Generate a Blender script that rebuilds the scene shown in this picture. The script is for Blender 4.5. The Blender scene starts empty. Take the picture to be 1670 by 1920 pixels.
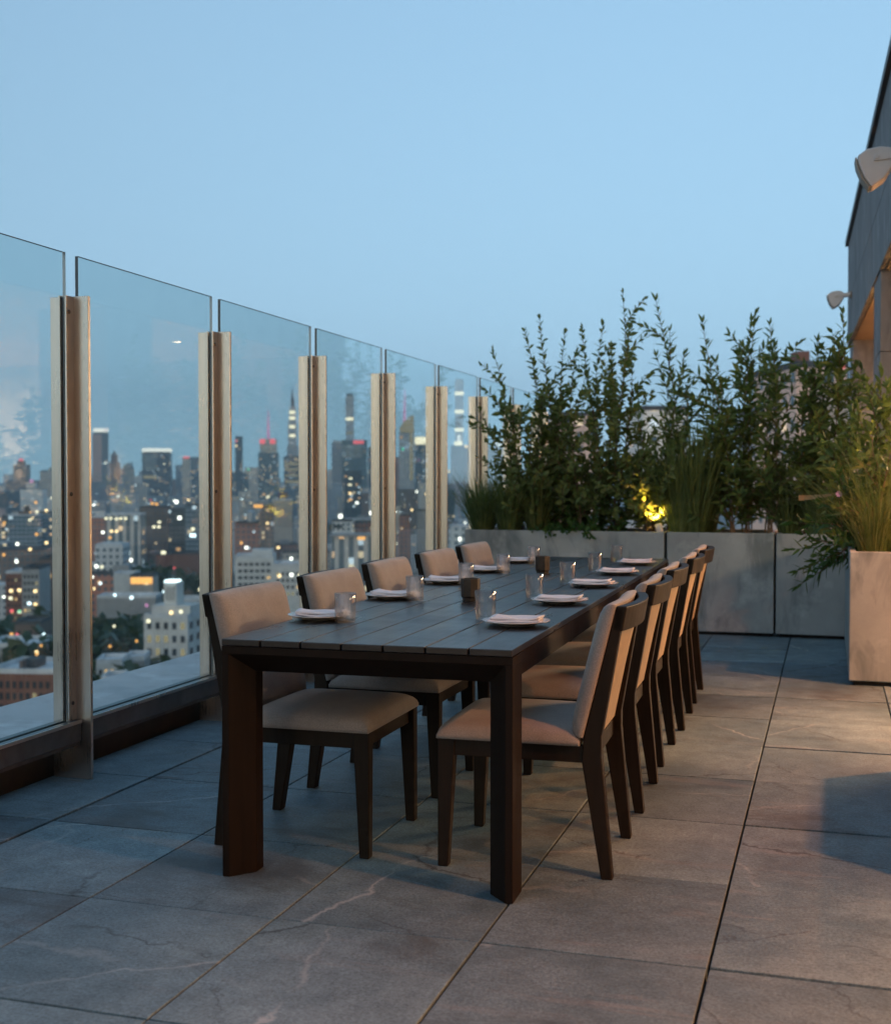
import bpy, math, random
from math import sin, cos, pi, radians, sqrt
from mathutils import Vector, Matrix
import numpy as np

S = bpy.context.scene
COL = S.collection
# ------------------------------------------------------------------ camera
FPX, CX, CY, EYE = 2313.0, 835.0, 960.0, 1.28          # measured on the 1670x1920 photograph
YAW = math.atan(720 / FPX); PITCH = math.atan(60 / FPX)
cam = bpy.data.cameras.new("camera"); cam_o = bpy.data.objects.new("camera", cam); COL.objects.link(cam_o)
cam.sensor_fit = 'HORIZONTAL'; cam.sensor_width = 36.0; cam.lens = FPX / 1670 * 36.0
cam.clip_start = 0.05; cam.clip_end = 60000
cam_o.location = (0, 0, EYE)
cam_o.rotation_euler = (pi / 2 - PITCH, 0, YAW)
cam.dof.use_dof = True; cam.dof.focus_distance = 4.7; cam.dof.aperture_fstop = 3.8
S.camera = cam_o
# ------------------------------------------------------------------ sky, sun, exposure
SUN_EL, SUN_AZ = radians(4.0), radians(182)
w = bpy.data.worlds.new("World"); S.world = w; w.use_nodes = True
nt = w.node_tree; nt.nodes.clear()
sky = nt.nodes.new('ShaderNodeTexSky'); sky.sky_type = 'NISHITA'; sky.sun_disc = False
sky.sun_elevation = SUN_EL; sky.sun_rotation = SUN_AZ
sky.altitude = 100; sky.air_density = 1.0; sky.dust_density = 2.2; sky.ozone_density = 1.7
bg = nt.nodes.new('ShaderNodeBackground'); bg.inputs['Strength'].default_value = 0.15
ou = nt.nodes.new('ShaderNodeOutputWorld')
# the clear dusk sky is even down to the horizon: read the sky model a little above it
tc = nt.nodes.new('ShaderNodeTexCoord'); sp_ = nt.nodes.new('ShaderNodeSeparateXYZ'); cb_ = nt.nodes.new('ShaderNodeCombineXYZ')
ab_ = nt.nodes.new('ShaderNodeMath'); ab_.operation = 'ABSOLUTE'
ma_ = nt.nodes.new('ShaderNodeMath'); ma_.operation = 'MULTIPLY_ADD'; ma_.inputs[1].default_value = .45
for a_, b_ in ((tc.outputs['Generated'], sp_.inputs[0]), (sp_.outputs[0], cb_.inputs[0]), (sp_.outputs[1], cb_.inputs[1]), (sp_.outputs[2], ab_.inputs[0]), (ab_.outputs[0], ma_.inputs[0]), (ma_.outputs[0], cb_.inputs[2]), (cb_.outputs[0], sky.inputs[0])): nt.links.new(a_, b_)
# ... but keep the low afterglow around the sunset point, behind the viewer
dt_ = nt.nodes.new('ShaderNodeVectorMath'); dt_.operation = 'DOT_PRODUCT'; dt_.inputs[1].default_value = (sin(SUN_AZ), cos(SUN_AZ), 0)
mr_ = nt.nodes.new('ShaderNodeMapRange'); mr_.interpolation_type = 'SMOOTHSTEP'
for k_, v_ in ((1, -.1), (2, .95), (3, .24), (4, .26)): mr_.inputs[k_].default_value = v_
nt.links.new(tc.outputs['Generated'], dt_.inputs[0]); nt.links.new(dt_.outputs['Value'], mr_.inputs[0]); nt.links.new(mr_.outputs[0], ma_.inputs[2])
nt.links.new(sky.outputs[0], bg.inputs['Color']); nt.links.new(bg.outputs[0], ou.inputs['Surface'])
sl = bpy.data.lights.new("sun", 'SUN'); sl.energy = 0.01; sl.angle = radians(20); sl.color = (1, .8, .7)
so = bpy.data.objects.new("sun", sl); COL.objects.link(so)
so.rotation_euler = (pi / 2 - radians(6), 0, pi - SUN_AZ)
S.view_settings.view_transform = 'Standard'; S.view_settings.look = 'None'
S.view_settings.exposure = 1.70; S.view_settings.gamma = 1.0; S.view_settings.use_curve_mapping = False
S.cycles.use_denoising = True
S.cycles.max_bounces = 10; S.cycles.transparent_max_bounces = 40; S.cycles.transmission_bounces = 10
S.cycles.volume_bounces = 1; S.cycles.sample_clamp_indirect = 6.0
S.cycles.caustics_reflective = False; S.cycles.caustics_refractive = False

RNG = random.Random(7)
# ------------------------------------------------------------------ node helpers
class N:
    def __init__(s, name):
        s.m = bpy.data.materials.new(name); s.m.use_nodes = True; s.t = s.m.node_tree; s.t.nodes.clear()
        s.out = s.n('ShaderNodeOutputMaterial')
    def n(s, ty, **kw):
        x = s.t.nodes.new(ty)
        for k, v in kw.items():
            if k[0] == '_': setattr(x, k[1:], v)
            else: s.set(x, k, v)
        return x
    def set(s, node, k, v):
        inp = node.inputs[int(k[1:])] if (k[0] == 'i' and k[1:].isdigit()) else node.inputs[k.replace('_', ' ')]
        if isinstance(v, bpy.types.NodeSocket): s.t.links.new(v, inp)
        elif isinstance(v, bpy.types.Node): s.t.links.new(v.outputs[0], inp)
        else:
            if hasattr(inp.default_value, '__len__') and len(inp.default_value) == 4 and len(v) == 3: v = (*v, 1)
            inp.default_value = v
    def math(s, op, a, b=None, c=None, clamp=False):
        x = s.n('ShaderNodeMath', _operation=op, _use_clamp=clamp)
        for i, v in enumerate((a, b, c)):
            if v is not None: s.set(x, 'i%d' % i, v)
        return x.outputs[0]
    def mix(s, f, a, b, blend='MIX'):
        x = s.n('ShaderNodeMix', _data_type='RGBA', _blend_type=blend)
        s.set(x, 'i0', f); s.set(x, 'i6', a); s.set(x, 'i7', b); return x.outputs[2]
    def noise(s, vec, scale, detail=3, rough=.55, dist=0):
        x = s.n('ShaderNodeTexNoise', Scale=scale, Detail=detail, Roughness=rough, Distortion=dist)
        if vec is not None: s.set(x, 'Vector', vec)
        return x.outputs[0]
    def ramp(s, v, *stops):
        x = s.n('ShaderNodeMapRange', Value=v); 
        s.set(x, 'i1', stops[0]); s.set(x, 'i2', stops[1]); s.set(x, 'i3', stops[2] if len(stops) > 2 else 0.0); s.set(x, 'i4', stops[3] if len(stops) > 3 else 1.0)
        return x.outputs[0]
    def obj(s): return s.n('ShaderNodeTexCoord').outputs['Object']
    def pos(s): return s.n('ShaderNodeNewGeometry').outputs['Position']
    def rand(s): return s.n('ShaderNodeObjectInfo').outputs['Random']
    def mapping(s, vec, scale=(1, 1, 1), loc=(0, 0, 0), rot=(0, 0, 0)):
        x = s.n('ShaderNodeMapping', Vector=vec); s.set(x, 'Scale', scale); s.set(x, 'Location', loc); s.set(x, 'Rotation', rot); return x.outputs[0]
    def bump(s, hgt, strength=.3, dist=.01):
        return s.n('ShaderNodeBump', Height=hgt, Strength=strength, Distance=dist).outputs[0]
    def bsdf(s, **kw):
        b = s.n('ShaderNodeBsdfPrincipled', **kw); s.t.links.new(b.outputs[0], s.out.inputs[0]); return b
    def surf(s, sh): s.t.links.new(sh if isinstance(sh, bpy.types.NodeSocket) else sh.outputs[0], s.out.inputs[0])
M = {}
def plain(name, col, rough=.6, metal=0, nscale=0, namt=.25, bump=0, bscale=200, **kw):
    a = N(name)
    c = col
    kk = dict(kw)
    if nscale:
        v = a.noise(a.obj(), nscale, 4)
        lo = tuple(x * (1 - namt) for x in col); hi = tuple(min(1, x * (1 + namt)) for x in col)
        c = a.mix(a.ramp(v, .3, .7), lo, hi)
        kk['Roughness'] = a.ramp(v, .3, .7, rough * .88, min(1, rough * 1.12))
    else: kk['Roughness'] = rough
    if bump: kk['Normal'] = a.bump(a.noise(a.obj(), bscale, 3), bump, .002)
    a.bsdf(Base_Color=c, Metallic=metal, **kk); M[name] = a.m; return a.m
def emit(name, col, strength, sampled=True):
    a = N(name); e = a.n('ShaderNodeEmission', Color=col, Strength=strength); a.surf(e)
    if not sampled: a.m.cycles.emission_sampling = 'NONE'
    M[name] = a.m; return a.m

# pavers: dark veined bluestone, weathered
a = N('bluestone')
r = a.rand()
off = a.n('ShaderNodeCombineXYZ', X=a.math('MULTIPLY', r, 37.0), Y=a.math('MULTIPLY', r, 91.0), Z=0.0).outputs[0]
p = a.n('ShaderNodeVectorMath', _operation='ADD', i0=a.pos(), i1=off).outputs[0]
big = a.noise(p, 1.6, 5, .6)
base = a.mix(a.ramp(big, .3, .7), (.074, .132, .166), (.170, .268, .315))
mid = a.noise(p, 11, 5, .7)
fine = a.noise(p, 95, 4, .85)
def gray(v_): return a.n('ShaderNodeCombineColor', Red=v_, Green=v_, Blue=v_).outputs[0]
base = a.mix(1.0, base, gray(a.math('MULTIPLY', a.ramp(mid, .3, .7, .78, 1.22), a.ramp(fine, .3, .7, .50, 1.5))), 'MULTIPLY')
strk = a.noise(a.mapping(p, (1.3, 5, 2), rot=(0, 0, .35)), 1.0, 6, .7, .8)
base = a.mix(a.ramp(strk, .56, .72, 0, .65), base, (.04, .05, .055))
strl = a.noise(a.mapping(p, (1.2, 6, 2), loc=(5, 3, 0), rot=(0, 0, -.3)), 1.0, 6, .72, .8)
base = a.mix(a.ramp(strl, .58, .75, 0, .35), base, (.32, .31, .30))
def vein(k1, k2, period, width, amt, colr, b, wob=.10):
    # a long natural vein crossing the slab at its own angle
    th = a.math('MULTIPLY_ADD', r, k1, k2); sp = a.n('ShaderNodeSeparateXYZ', Vector=p)
    u = a.math('ADD', a.math('MULTIPLY', sp.outputs[0], a.math('COSINE', th)), a.math('MULTIPLY', sp.outputs[1], a.math('SINE', th)))
    q = a.mapping(p, (1, 1, 1), loc=(k1, k2, 0))
    u = a.math('ADD', u, a.math('MULTIPLY', a.math('SUBTRACT', a.noise(q, 3.5, 5, .62), .5), wob * 2))
    d = a.math('ABSOLUTE', a.math('SUBTRACT', a.math('FRACT', a.math('DIVIDE', u, period)), .5))
    msk = a.math('MULTIPLY', a.ramp(d, 0.0, width / period, 1, 0), a.ramp(a.noise(q, 1.7, 3), .44, .60, 0, amt))
    return a.mix(msk, b, colr)
base = vein(17.0, 1.0, .92, .010, .75, (.42, .50, .53), base)
base = vein(29.0, 2.3, 1.35, .022, .35, (.34, .42, .45), base, .16)
base = vein(11.0, 4.1, .80, .012, .8, (.022, .03, .036), base, .14)
base = vein(23.0, .4, 1.1, .007, .7, (.03, .035, .04), base, .2)
stn = a.noise(a.mapping(p, (.8, .8, .8), loc=(11, 2, 0)), 1.3, 6, .6, .3)
base = a.mix(a.ramp(stn, .58, .70, 0, .65), base, (.05, .055, .055))
base = a.mix(1.0, base, a.n('ShaderNodeCombineColor', Red=a.ramp(r, 0, 1, .78, 1.18), Green=a.ramp(r, 0, 1, .78, 1.16), Blue=a.ramp(r, 0, 1, .80, 1.14)).outputs[0], 'MULTIPLY')
hgt = a.math('ADD', a.math('MULTIPLY', fine, .5), a.math('MULTIPLY', strk, 1.5))
a.bsdf(Base_Color=base, Roughness=a.ramp(big, .3, .7, .5, .72), Normal=a.bump(hgt, .35, .004)); M['stone'] = a.m
plain('joint', (.012, .012, .012), .9)
# concrete
def concrete(name, lo, hi, stain):
    a = N(name); p = a.obj(); r = a.rand()
    off = a.n('ShaderNodeCombineXYZ', X=a.math('MULTIPLY', r, 37.0), Y=0.0, Z=a.math('MULTIPLY', r, 21.0)).outputs[0]
    p = a.n('ShaderNodeVectorMath', _operation='ADD', i0=p, i1=off).outputs[0]
    b = a.mix(a.ramp(a.noise(p, 2.2, 5, .6), .32, .68), lo, hi)
    b = a.mix(a.ramp(a.noise(a.mapping(p, (4, 4, 1.2)), 1.3, 4, .6, .5), .50, .66, 0, .9), b, stain)
    b = a.mix(a.ramp(a.noise(a.mapping(p, (2, 2, 2), loc=(4, 1, 7)), 1.4, 5, .65), .55, .72, 0, .5), b, tuple(x * 1.6 for x in hi))
    f = a.noise(p, 120, 2, .7)
    b = a.mix(.25, b, a.mix(f, (.3, .3, .3), (.7, .7, .7)), 'OVERLAY')
    a.bsdf(Base_Color=b, Roughness=.78, Normal=a.bump(f, .15, .003)); M[name] = a.m
concrete('planter_conc', (.25, .285, .29), (.37, .41, .41), (.15, .185, .19))
concrete('wall_conc', (.17, .175, .18), (.235, .24, .245), (.13, .135, .14))
concrete('coping', (.62, .63, .64), (.72, .73, .74), (.55, .57, .59))
plain('soil', (.02, .015, .01), .95, nscale=30, namt=.5, bump=.6, bscale=40)
# brushed steel
a = N('brushed_steel'); p = a.obj()
br = a.noise(a.mapping(p, (260, 260, 3)), 1.0, 3, .6)
bl = a.noise(a.mapping(p, (6, 6, 2.5)), 1.0, 4, .6)
a.bsdf(Base_Color=a.mix(a.ramp(bl, .3, .75), (.58, .545, .50), (.68, .64, .59)), Metallic=1.0,
       Roughness=a.math('ADD', a.ramp(br, .2, .8, .25, .31), a.ramp(bl, .3, .7, -.03, .06)), Normal=a.bump(br, .02, .0004)); M['steel'] = a.m
plain('dark_steel', (.12, .12, .115), .45, .85, nscale=12)
plain('gasket', (.008, .008, .009), .6)
plain('rail_metal', (.13, .145, .15), .40, .7, nscale=10)
plain('recess_brown', (.045, .035, .022), .7, nscale=8, namt=.4)
# panel glass: tinted, both faces reflect by their own Fresnel term
a = N('panel_glass')
def pane_fresnel(a):   # the ray is not bent inside the thin pane, so both faces use the outside index
    bf = a.n('ShaderNodeNewGeometry').outputs['Backfacing']
    return a.n('ShaderNodeFresnel', IOR=a.ramp(bf, 0, 1, 1.5, 1 / 1.5)).outputs[0]
fr = pane_fresnel(a)
sm = a.noise(a.mapping(a.obj(), (1, 2.2, 1.2)), 2.2, 5, .65, .8)
tr = a.n('ShaderNodeBsdfTransparent', Color=(.885, .945, .95))
gl = a.n('ShaderNodeBsdfGlossy', Color=(1, 1, 1), Roughness=.0)
mx = a.n('ShaderNodeMixShader', i0=fr, i1=tr.outputs[0], i2=gl.outputs[0])
a.surf(mx); M['pane'] = a.m
a = N('glass_edge'); a.bsdf(Base_Color=(.02, .045, .055), Roughness=.25, IOR=1.5); M['pane_edge'] = a.m
plain('pane_edge_lit', (.80, .90, .93), .5)  # same glass edge, painted pale for light carried through the pane
# table wood and chair wood
def wood(name, lo, hi, rough, scale=(60, 3, 60), spec=.5):
    a = N(name); p = a.obj(); r = a.rand()
    off = a.n('ShaderNodeCombineXYZ', X=a.math('MULTIPLY', r, 13.0), Y=a.math('MULTIPLY', r, 7.0), Z=0.0).outputs[0]
    p = a.n('ShaderNodeVectorMath', _operation='ADD', i0=p, i1=off).outputs[0]
    g = a.noise(a.mapping(p, scale), 1.0, 5, .65, .3)
    bl = a.noise(p, 3.0, 4, .6)
    a.bsdf(Base_Color=a.mix(a.ramp(g, .3, .7), lo, hi), Roughness=a.math('ADD', a.ramp(bl, .3, .7, rough - .05, rough + .09), a.ramp(g, .3, .7, -.03, .03)),
           Normal=a.bump(g, .10, .0012), Specular_IOR_Level=spec); M[name] = a.m
wood('table_wood', (.013, .012, .012), (.024, .022, .022), .31)
wood('frame_wood', (.007, .0042, .0026), (.015, .0085, .0052), .55, (50, 50, 3), .15)
wood('chair_wood', (.008, .0056, .0036), (.017, .012, .0075), .52, (50, 50, 3), .2)
# upholstery
def fabric(name, lo, hi):
    a = N(name); p = a.obj()
    f = a.noise(p, 330, 3, .75); c = a.noise(p, 9, 5, .65)
    wv = a.n('ShaderNodeTexWave', _wave_type='BANDS', _bands_direction='Z', Vector=p, Scale=170.0, Distortion=2.0, Detail=1.0).outputs['Fac']
    b = a.mix(a.ramp(c, .3, .7), lo, hi)
    b = a.mix(.5, b, a.mix(a.ramp(f, .3, .7), (.16, .16, .16), (.84, .84, .84)), 'OVERLAY')
    a.bsdf(Base_Color=b, Roughness=.92, Sheen_Weight=.25, Sheen_Roughness=.5, Normal=a.bump(a.math('ADD', f, a.math('MULTIPLY', wv, .4)), .35, .0015)); M[name] = a.m
fabric('upholstery', (.245, .218, .198), (.325, .292, .268))
plain('back_cloth', (.33, .25, .165), .8, nscale=20, namt=.12, bump=.2, bscale=300)
plain('porcelain', (.74, .73, .71), .18)
plain('linen', (.72, .71, .74), .85, nscale=25, namt=.06, bump=.2, bscale=500)
plain('votive', (.035, .028, .022), .5, .3, nscale=25, namt=.5)
plain('cutlery', (.55, .55, .55), .25, 1.0)
a = N('tumbler_glass')
gb = a.n('ShaderNodeBsdfGlass', Roughness=.0, IOR=1.45); tb = a.n('ShaderNodeBsdfTransparent', Color=(.97, .98, .98))
mx = a.n('ShaderNodeMixShader', i0=.34, i1=tb.outputs[0], i2=gb.outputs[0])
a.surf(a.n('ShaderNodeMixShader', i0=a.math('MULTIPLY_ADD', a.n('ShaderNodeLayerWeight', Blend=.35).outputs['Facing'], .26, .015), i1=mx.outputs[0], i2=a.n('ShaderNodeBsdfGlossy', Roughness=.02).outputs[0])); M['tumbler'] = a.m
plain('candle_wax', (.8, .75, .62), .5)
plain('speaker_white', (.62, .60, .58), .45, nscale=6, namt=.06)
plain('speaker_grille', (.34, .31, .26), .6)
plain('cap_dark', (.025, .027, .03), .5)
plain('interior_wall', (.62, .45, .28), .8, nscale=2, namt=.15)
plain('soffit', (.42, .34, .24), .8, nscale=3, namt=.1)
plain('interior_floor', (.22, .13, .07), .5, nscale=4)
a = N('door_glass'); a.surf(a.n('ShaderNodeMixShader', i0=pane_fresnel(a), i1=a.n('ShaderNodeBsdfTransparent', Color=(.93, .95, .94)).outputs[0], i2=a.n('ShaderNodeBsdfGlossy', Roughness=.0).outputs[0])); M['door_glass'] = a.m
emit('fill_pane', (1.0, .50, .20), .10); emit('lamp_warm', (1.0, .66, .34), 12.0); emit('lamp_strip', (1.0, .86, .66), 9.0)
# foliage
def leafmat(name, lo, hi, trans=.42, spread=14):
    a = N(name); p = a.obj()
    v = a.noise(p, spread, 2, .5); v2 = a.noise(p, 90, 2, .6)
    c = a.mix(a.ramp(a.math('ADD', a.math('MULTIPLY', v, .6), a.math('MULTIPLY', v2, .4)), .35, .65), lo, hi)
    d = a.n('ShaderNodeBsdfPrincipled', Base_Color=c, Roughness=.42, Specular_IOR_Level=.35)
    t = a.n('ShaderNodeBsdfTranslucent', Color=a.mix(.5, c, (.16, .22, .03)))
    a.surf(a.n('ShaderNodeMixShader', i0=trans, i1=d.outputs[0], i2=t.outputs[0])); M[name] = a.m
leafmat('leaf_a', (.085, .145, .042), (.225, .275, .090))
leafmat('leaf_b', (.072, .142, .040), (.205, .275, .082))
leafmat('leaf_c', (.026, .085, .020), (.075, .165, .042))
leafmat('grass_a', (.075, .13, .042), (.20, .25, .09), .3)
leafmat('grass_b', (.070, .110, .030), (.19, .21, .075), .3)
plain('stem', (.13, .085, .05), .8, nscale=30, namt=.4)
plain('stem_pale', (.22, .15, .09), .8, nscale=30, namt=.4)
plain('petal', (.35, .25, .55), .6)
leafmat('dry_leaf', (.32, .22, .12), (.45, .33, .2), .2)
leafmat('tree_leaf', (.016, .034, .014), (.045, .075, .030), .15, .3)
plain('bark', (.05, .04, .03), .9)

# ------------------------------------------------------------------ mesh helpers
class MB:
    def __init__(s): s.v = []; s.f = []; s.mi = []
    def add(s, vs, fs, mi=0):
        o = len(s.v); s.v += [tuple(x) for x in vs]; s.f += [tuple(i + o for i in f) for f in fs]; s.mi += [mi] * len(fs); return s
    def box(s, x0, x1, y0, y1, z0, z1, mi=0):
        return s.hexa([(x0, y0), (x1, y0), (x1, y1), (x0, y1)], z0, [(x0, y0), (x1, y0), (x1, y1), (x0, y1)], z1, mi)
    def hexa(s, b, z0, t, z1, mi=0):
        vs = [(x, y, z0) for x, y in b] + [(x, y, z1) for x, y in t]
        return s.add(vs, [(3, 2, 1, 0), (4, 5, 6, 7), (0, 1, 5, 4), (1, 2, 6, 5), (2, 3, 7, 6), (3, 0, 4, 7)], mi)
    def prism(s, poly, axis, a0, a1, mi=0):
        """poly: ccw 2D outline in the two other axes; extruded along axis"""
        n = len(poly)
        def P(u, v, t): return {'z': (u, v, t), 'y': (u, t, v), 'x': (t, u, v)}[axis]
        vs = [P(u, v, a0) for u, v in poly] + [P(u, v, a1) for u, v in poly]
        fs = [tuple(range(n - 1, -1, -1)), tuple(range(n, 2 * n))] + [(i, (i + 1) % n, n + (i + 1) % n, n + i) for i in range(n)]
        if axis == 'y': fs = [tuple(reversed(f)) for f in fs]
        return s.add(vs, fs, mi)
    def lathe(s, prof, seg=32, c=(0, 0, 0), mi=0, close=True):
        o = []
        n = len(prof)
        for i in range(seg):
            t = 2 * pi * i / seg
            o += [(c[0] + r * cos(t), c[1] + r * sin(t), c[2] + z) for r, z in prof]
        fs = []
        for i in range(seg):
            j = (i + 1) % seg
            for k in range(n - 1):
                if prof[k][0] < 1e-6 and prof[k + 1][0] < 1e-6: continue
                fs.append((i * n + k, j * n + k, j * n + k + 1, i * n + k + 1))
        return s.add(o, fs, mi)
    def tube(s, pts, radii, seg=6, mi=0, cap=True):
        n = len(pts); vs = []; pts = [Vector(p) for p in pts]
        for i, p in enumerate(pts):
            d = (pts[min(i + 1, n - 1)] - pts[max(i - 1, 0)]).normalized()
            u = d.orthogonal().normalized() if abs(d.z) > .9 else d.cross(Vector((0, 0, 1))).normalized()
            if abs(d.z) > .9: u = (Vector((1, 0, 0)) - d * d.x).normalized()
            v = d.cross(u)
            r = radii[i] if hasattr(radii, '__len__') else radii
            vs += [p + (u * cos(2 * pi * k / seg) + v * sin(2 * pi * k / seg)) * r for k in range(seg)]
        fs = [(i * seg + k, i * seg + (k + 1) % seg, (i + 1) * seg + (k + 1) % seg, (i + 1) * seg + k) for i in range(n - 1) for k in range(seg)]
        if cap: fs += [tuple(range(seg - 1, -1, -1)), tuple((n - 1) * seg + k for k in range(seg))]
        return s.add(vs, fs, mi)
    def mesh(s, name, mats, smooth=False):
        me = bpy.data.meshes.new(name); me.from_pydata(s.v, [], s.f)
        for m in (mats if isinstance(mats, (list, tuple)) else [mats]): me.materials.append(M[m] if isinstance(m, str) else m)
        me.polygons.foreach_set('material_index', s.mi)
        if smooth: me.polygons.foreach_set('use_smooth', [True] * len(s.f))
        me.update(); return me
    def build(s, name, mats, parent=None, smooth=False, bevel=0, seg=2, loc=None):
        return mkobj(name, s.mesh(name, mats, smooth), parent, bevel, seg, loc)
def mkobj(name, me, parent=None, bevel=0, seg=2, loc=None, rz=0):
    o = bpy.data.objects.new(name, me); COL.objects.link(o)
    if parent: o.parent = parent
    if loc is not None: o.location = loc
    if rz: o.rotation_euler.z = rz
    if bevel:
        b = o.modifiers.new('bevel', 'BEVEL'); b.width = bevel; b.segments = seg; b.limit_method = 'ANGLE'; b.angle_limit = radians(35); b.harden_normals = False
    return o
def tag(o, label=None, cat=None, group=None, kind=None):
    for k, v in (('label', label), ('category', cat), ('group', group), ('kind', kind)):
        if v: o[k] = v
    return o
def empty(name, loc=(0, 0, 0), rz=0):
    o = bpy.data.objects.new(name, None); COL.objects.link(o); o.location = loc; o.rotation_euler.z = rz; o.empty_display_size = .1; return o
def copy_tree(o, parent=None):
    c = o.copy(); COL.objects.link(c); c.parent = parent
    for ch in o.children: copy_tree(ch, c)
    return c
def smooth_angle(o, deg=40):
    me = o.data; me.polygons.foreach_set('use_smooth', [True] * len(me.polygons))
    try: me.set_sharp_from_angle(angle=radians(deg))
    except Exception: pass
    return o
# the photograph's measured view lines, used to set real positions at real distances
FW = Vector((-sin(YAW) * cos(PITCH), cos(YAW) * cos(PITCH), -sin(PITCH))); RT = Vector((cos(YAW), sin(YAW), 0)); UP = RT.cross(FW)
def ray(x, y): return FW + RT * ((x - CX) / FPX) - UP * ((y - CY) / FPX)
def at_y(x, y, Y):
    r = ray(x, y); t = Y / r.y; return r.x * t, r.z * t + EYE
def at_z(x, y, z):
    r = ray(x, y); t = (z - EYE) / r.z; return r.x * t, r.y * t

# ================================================================== terrace floor
floor = MB().box(-3.2, 14, -7, 18, -.30, -.045).build('terrace_floor', 'joint'); tag(floor, kind='structure')
PX0, PW, PY0, PD = -0.295, .6205, 2.555, .703
pm = MB().box(0, PW - .0075, 0, PD - .0065, -.045, 0).mesh('paver', 'stone')
for i in range(-4, 4):
    for j in range(-3, 12):
        x0 = PX0 + i * PW + .0045; y0 = PY0 + j * PD + .003
        o = mkobj('paver', pm, floor, .0022, 2, (x0, y0 + (.012 if i >= 0 else 0) * (j % 2), RNG.uniform(-.0012, .0012)))
        o.rotation_euler.z = RNG.uniform(-.0012, .0012)
em = MB().box(0, .412, 0, PD - .0065, -.045, 0).mesh('paver', 'stone')      # cut row against the parapet
for j in range(-3, 12):
    mkobj('paver', em, floor, .0022, 2, (-3.2 + .0, PY0 + j * PD + .003, RNG.uniform(-.001, .001)))
em2 = MB().box(0, .60, 0, PD - .006, -.045, 0)
for i in range(4, 9):
    for j in range(-3, 12):
        mkobj('paver', pm, floor, 0, 2, (PX0 + i * PW + .0045, PY0 + j * PD + .003, 0))

# parapet outside the glass: curb and coping slabs
par = empty('parapet', (-3.2, 4.56, 0), radians(.4))
MB().box(-.55, -.004, -11, 13, -.6, .15).build('parapet_wall', 'recess_brown', par)
for k in range(-3, 4):
    y0 = -2.95 + k * 2.25 + 4.56 - 4.56
    MB().box(-.56, -.045, y0 + .004, y0 + 2.246, .152, .20).build('coping_slab', 'coping', par, bevel=.004)
tag(par, 'low parapet wall with wide pale coping slabs outside the glass fence', 'parapet')

# ================================================================== glass fence
FY0, FS = 4.56, 1.311
fence = empty('glass_fence', (-3.09, FY0, 0), radians(.4))
tag(fence, 'tall frameless glass wind fence with bronze-lit steel posts along the terrace edge', 'fence')
pp = MB()
pp.prism([(-.096, -.008), (.090, -.008), (.090, .008), (-.096, .008)], 'z', 0, 2.06)
post_me = pp.mesh('post', 'steel')
st = MB()
for sy in (-1, 1):
    y0, y1 = sorted((sy * .008, sy * .062))
    st.box(.011, .020, y0, y1, .256, 2.058)
    st.box(-.020, -.011, y0, y1, .256, 2.058)
stop_me = st.mesh('glazing_stop', 'steel')
gk = MB()
for sy in (-1, 1):
    y0, y1 = sorted((sy * .034, sy * .060))
    gk.box(.0078, .0108, y0, y1, .26, 2.05); gk.box(-.0108, -.0078, y0, y1, .26, 2.05)
gask_me = gk.mesh('gasket', 'gasket')
bolt_me = MB().lathe([(0, .006), (.005, .006), (.009, .003), (.009, 0), (0, 0)], 12).mesh('bolt', 'dark_steel')
foot_me = MB().box(-.10, .03, -.05, .05, 0, .008).mesh('base_plate', 'dark_steel')
posts = list(range(-4, 8))
for i in posts:
    y = i * FS
    p = mkobj('post', post_me, fence, .0015, 1, (0, y, 0))
    mkobj('glazing_stop', stop_me, p, .001, 1)
    mkobj('gasket', gask_me, p)
    for z in (1.99, 1.22, .33):
        b = mkobj('bolt', bolt_me, p, loc=(.0203, -.045 if z > 1.5 else -.038, z)); b.rotation_euler = (0, pi / 2, 0)
for i in posts[:-1]:
    y0 = i * FS + .046; y1 = (i + 1) * FS - .046
    g = MB()
    x0, x1, z0, z1 = -.0075, .0075, .235, 2.24
    vs = [(x0, y0, z0), (x1, y0, z0), (x1, y1, z0), (x0, y1, z0), (x0, y0, z1), (x1, y0, z1), (x1, y1, z1), (x0, y1, z1)]
    g.add(vs, [(1, 2, 6, 5), (3, 0, 4, 7)], 0)
    g.add(vs, [(3, 2, 1, 0), (4, 5, 6, 7), (0, 1, 5, 4)], 1); g.add(vs, [(2, 3, 7, 6)], 2)
    g.build('glass_panel', ['pane', 'pane_edge', 'pane_edge_lit'], fence)
    ra = MB()
    ra.box(.010, .045, y0 - .034, y1 + .034, .165, .256); ra.box(-.045, -.010, y0 - .034, y1 + .034, .165, .256); ra.box(-.0095, .0095, y0 - .034, y1 + .034, .165, .233)
    rl = ra.build('bottom_rail', 'rail_metal', fence, bevel=.002, seg=1)
    MB().box(.0455, .050, y0 - .034, y1 + .034, .243, .2575).build('glazing_bead', 'steel', rl)
    MB().box(.0, .04, y0 - .03, y1 + .03, .148, .163).build('drip_lip', 'dark_steel', rl)

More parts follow.
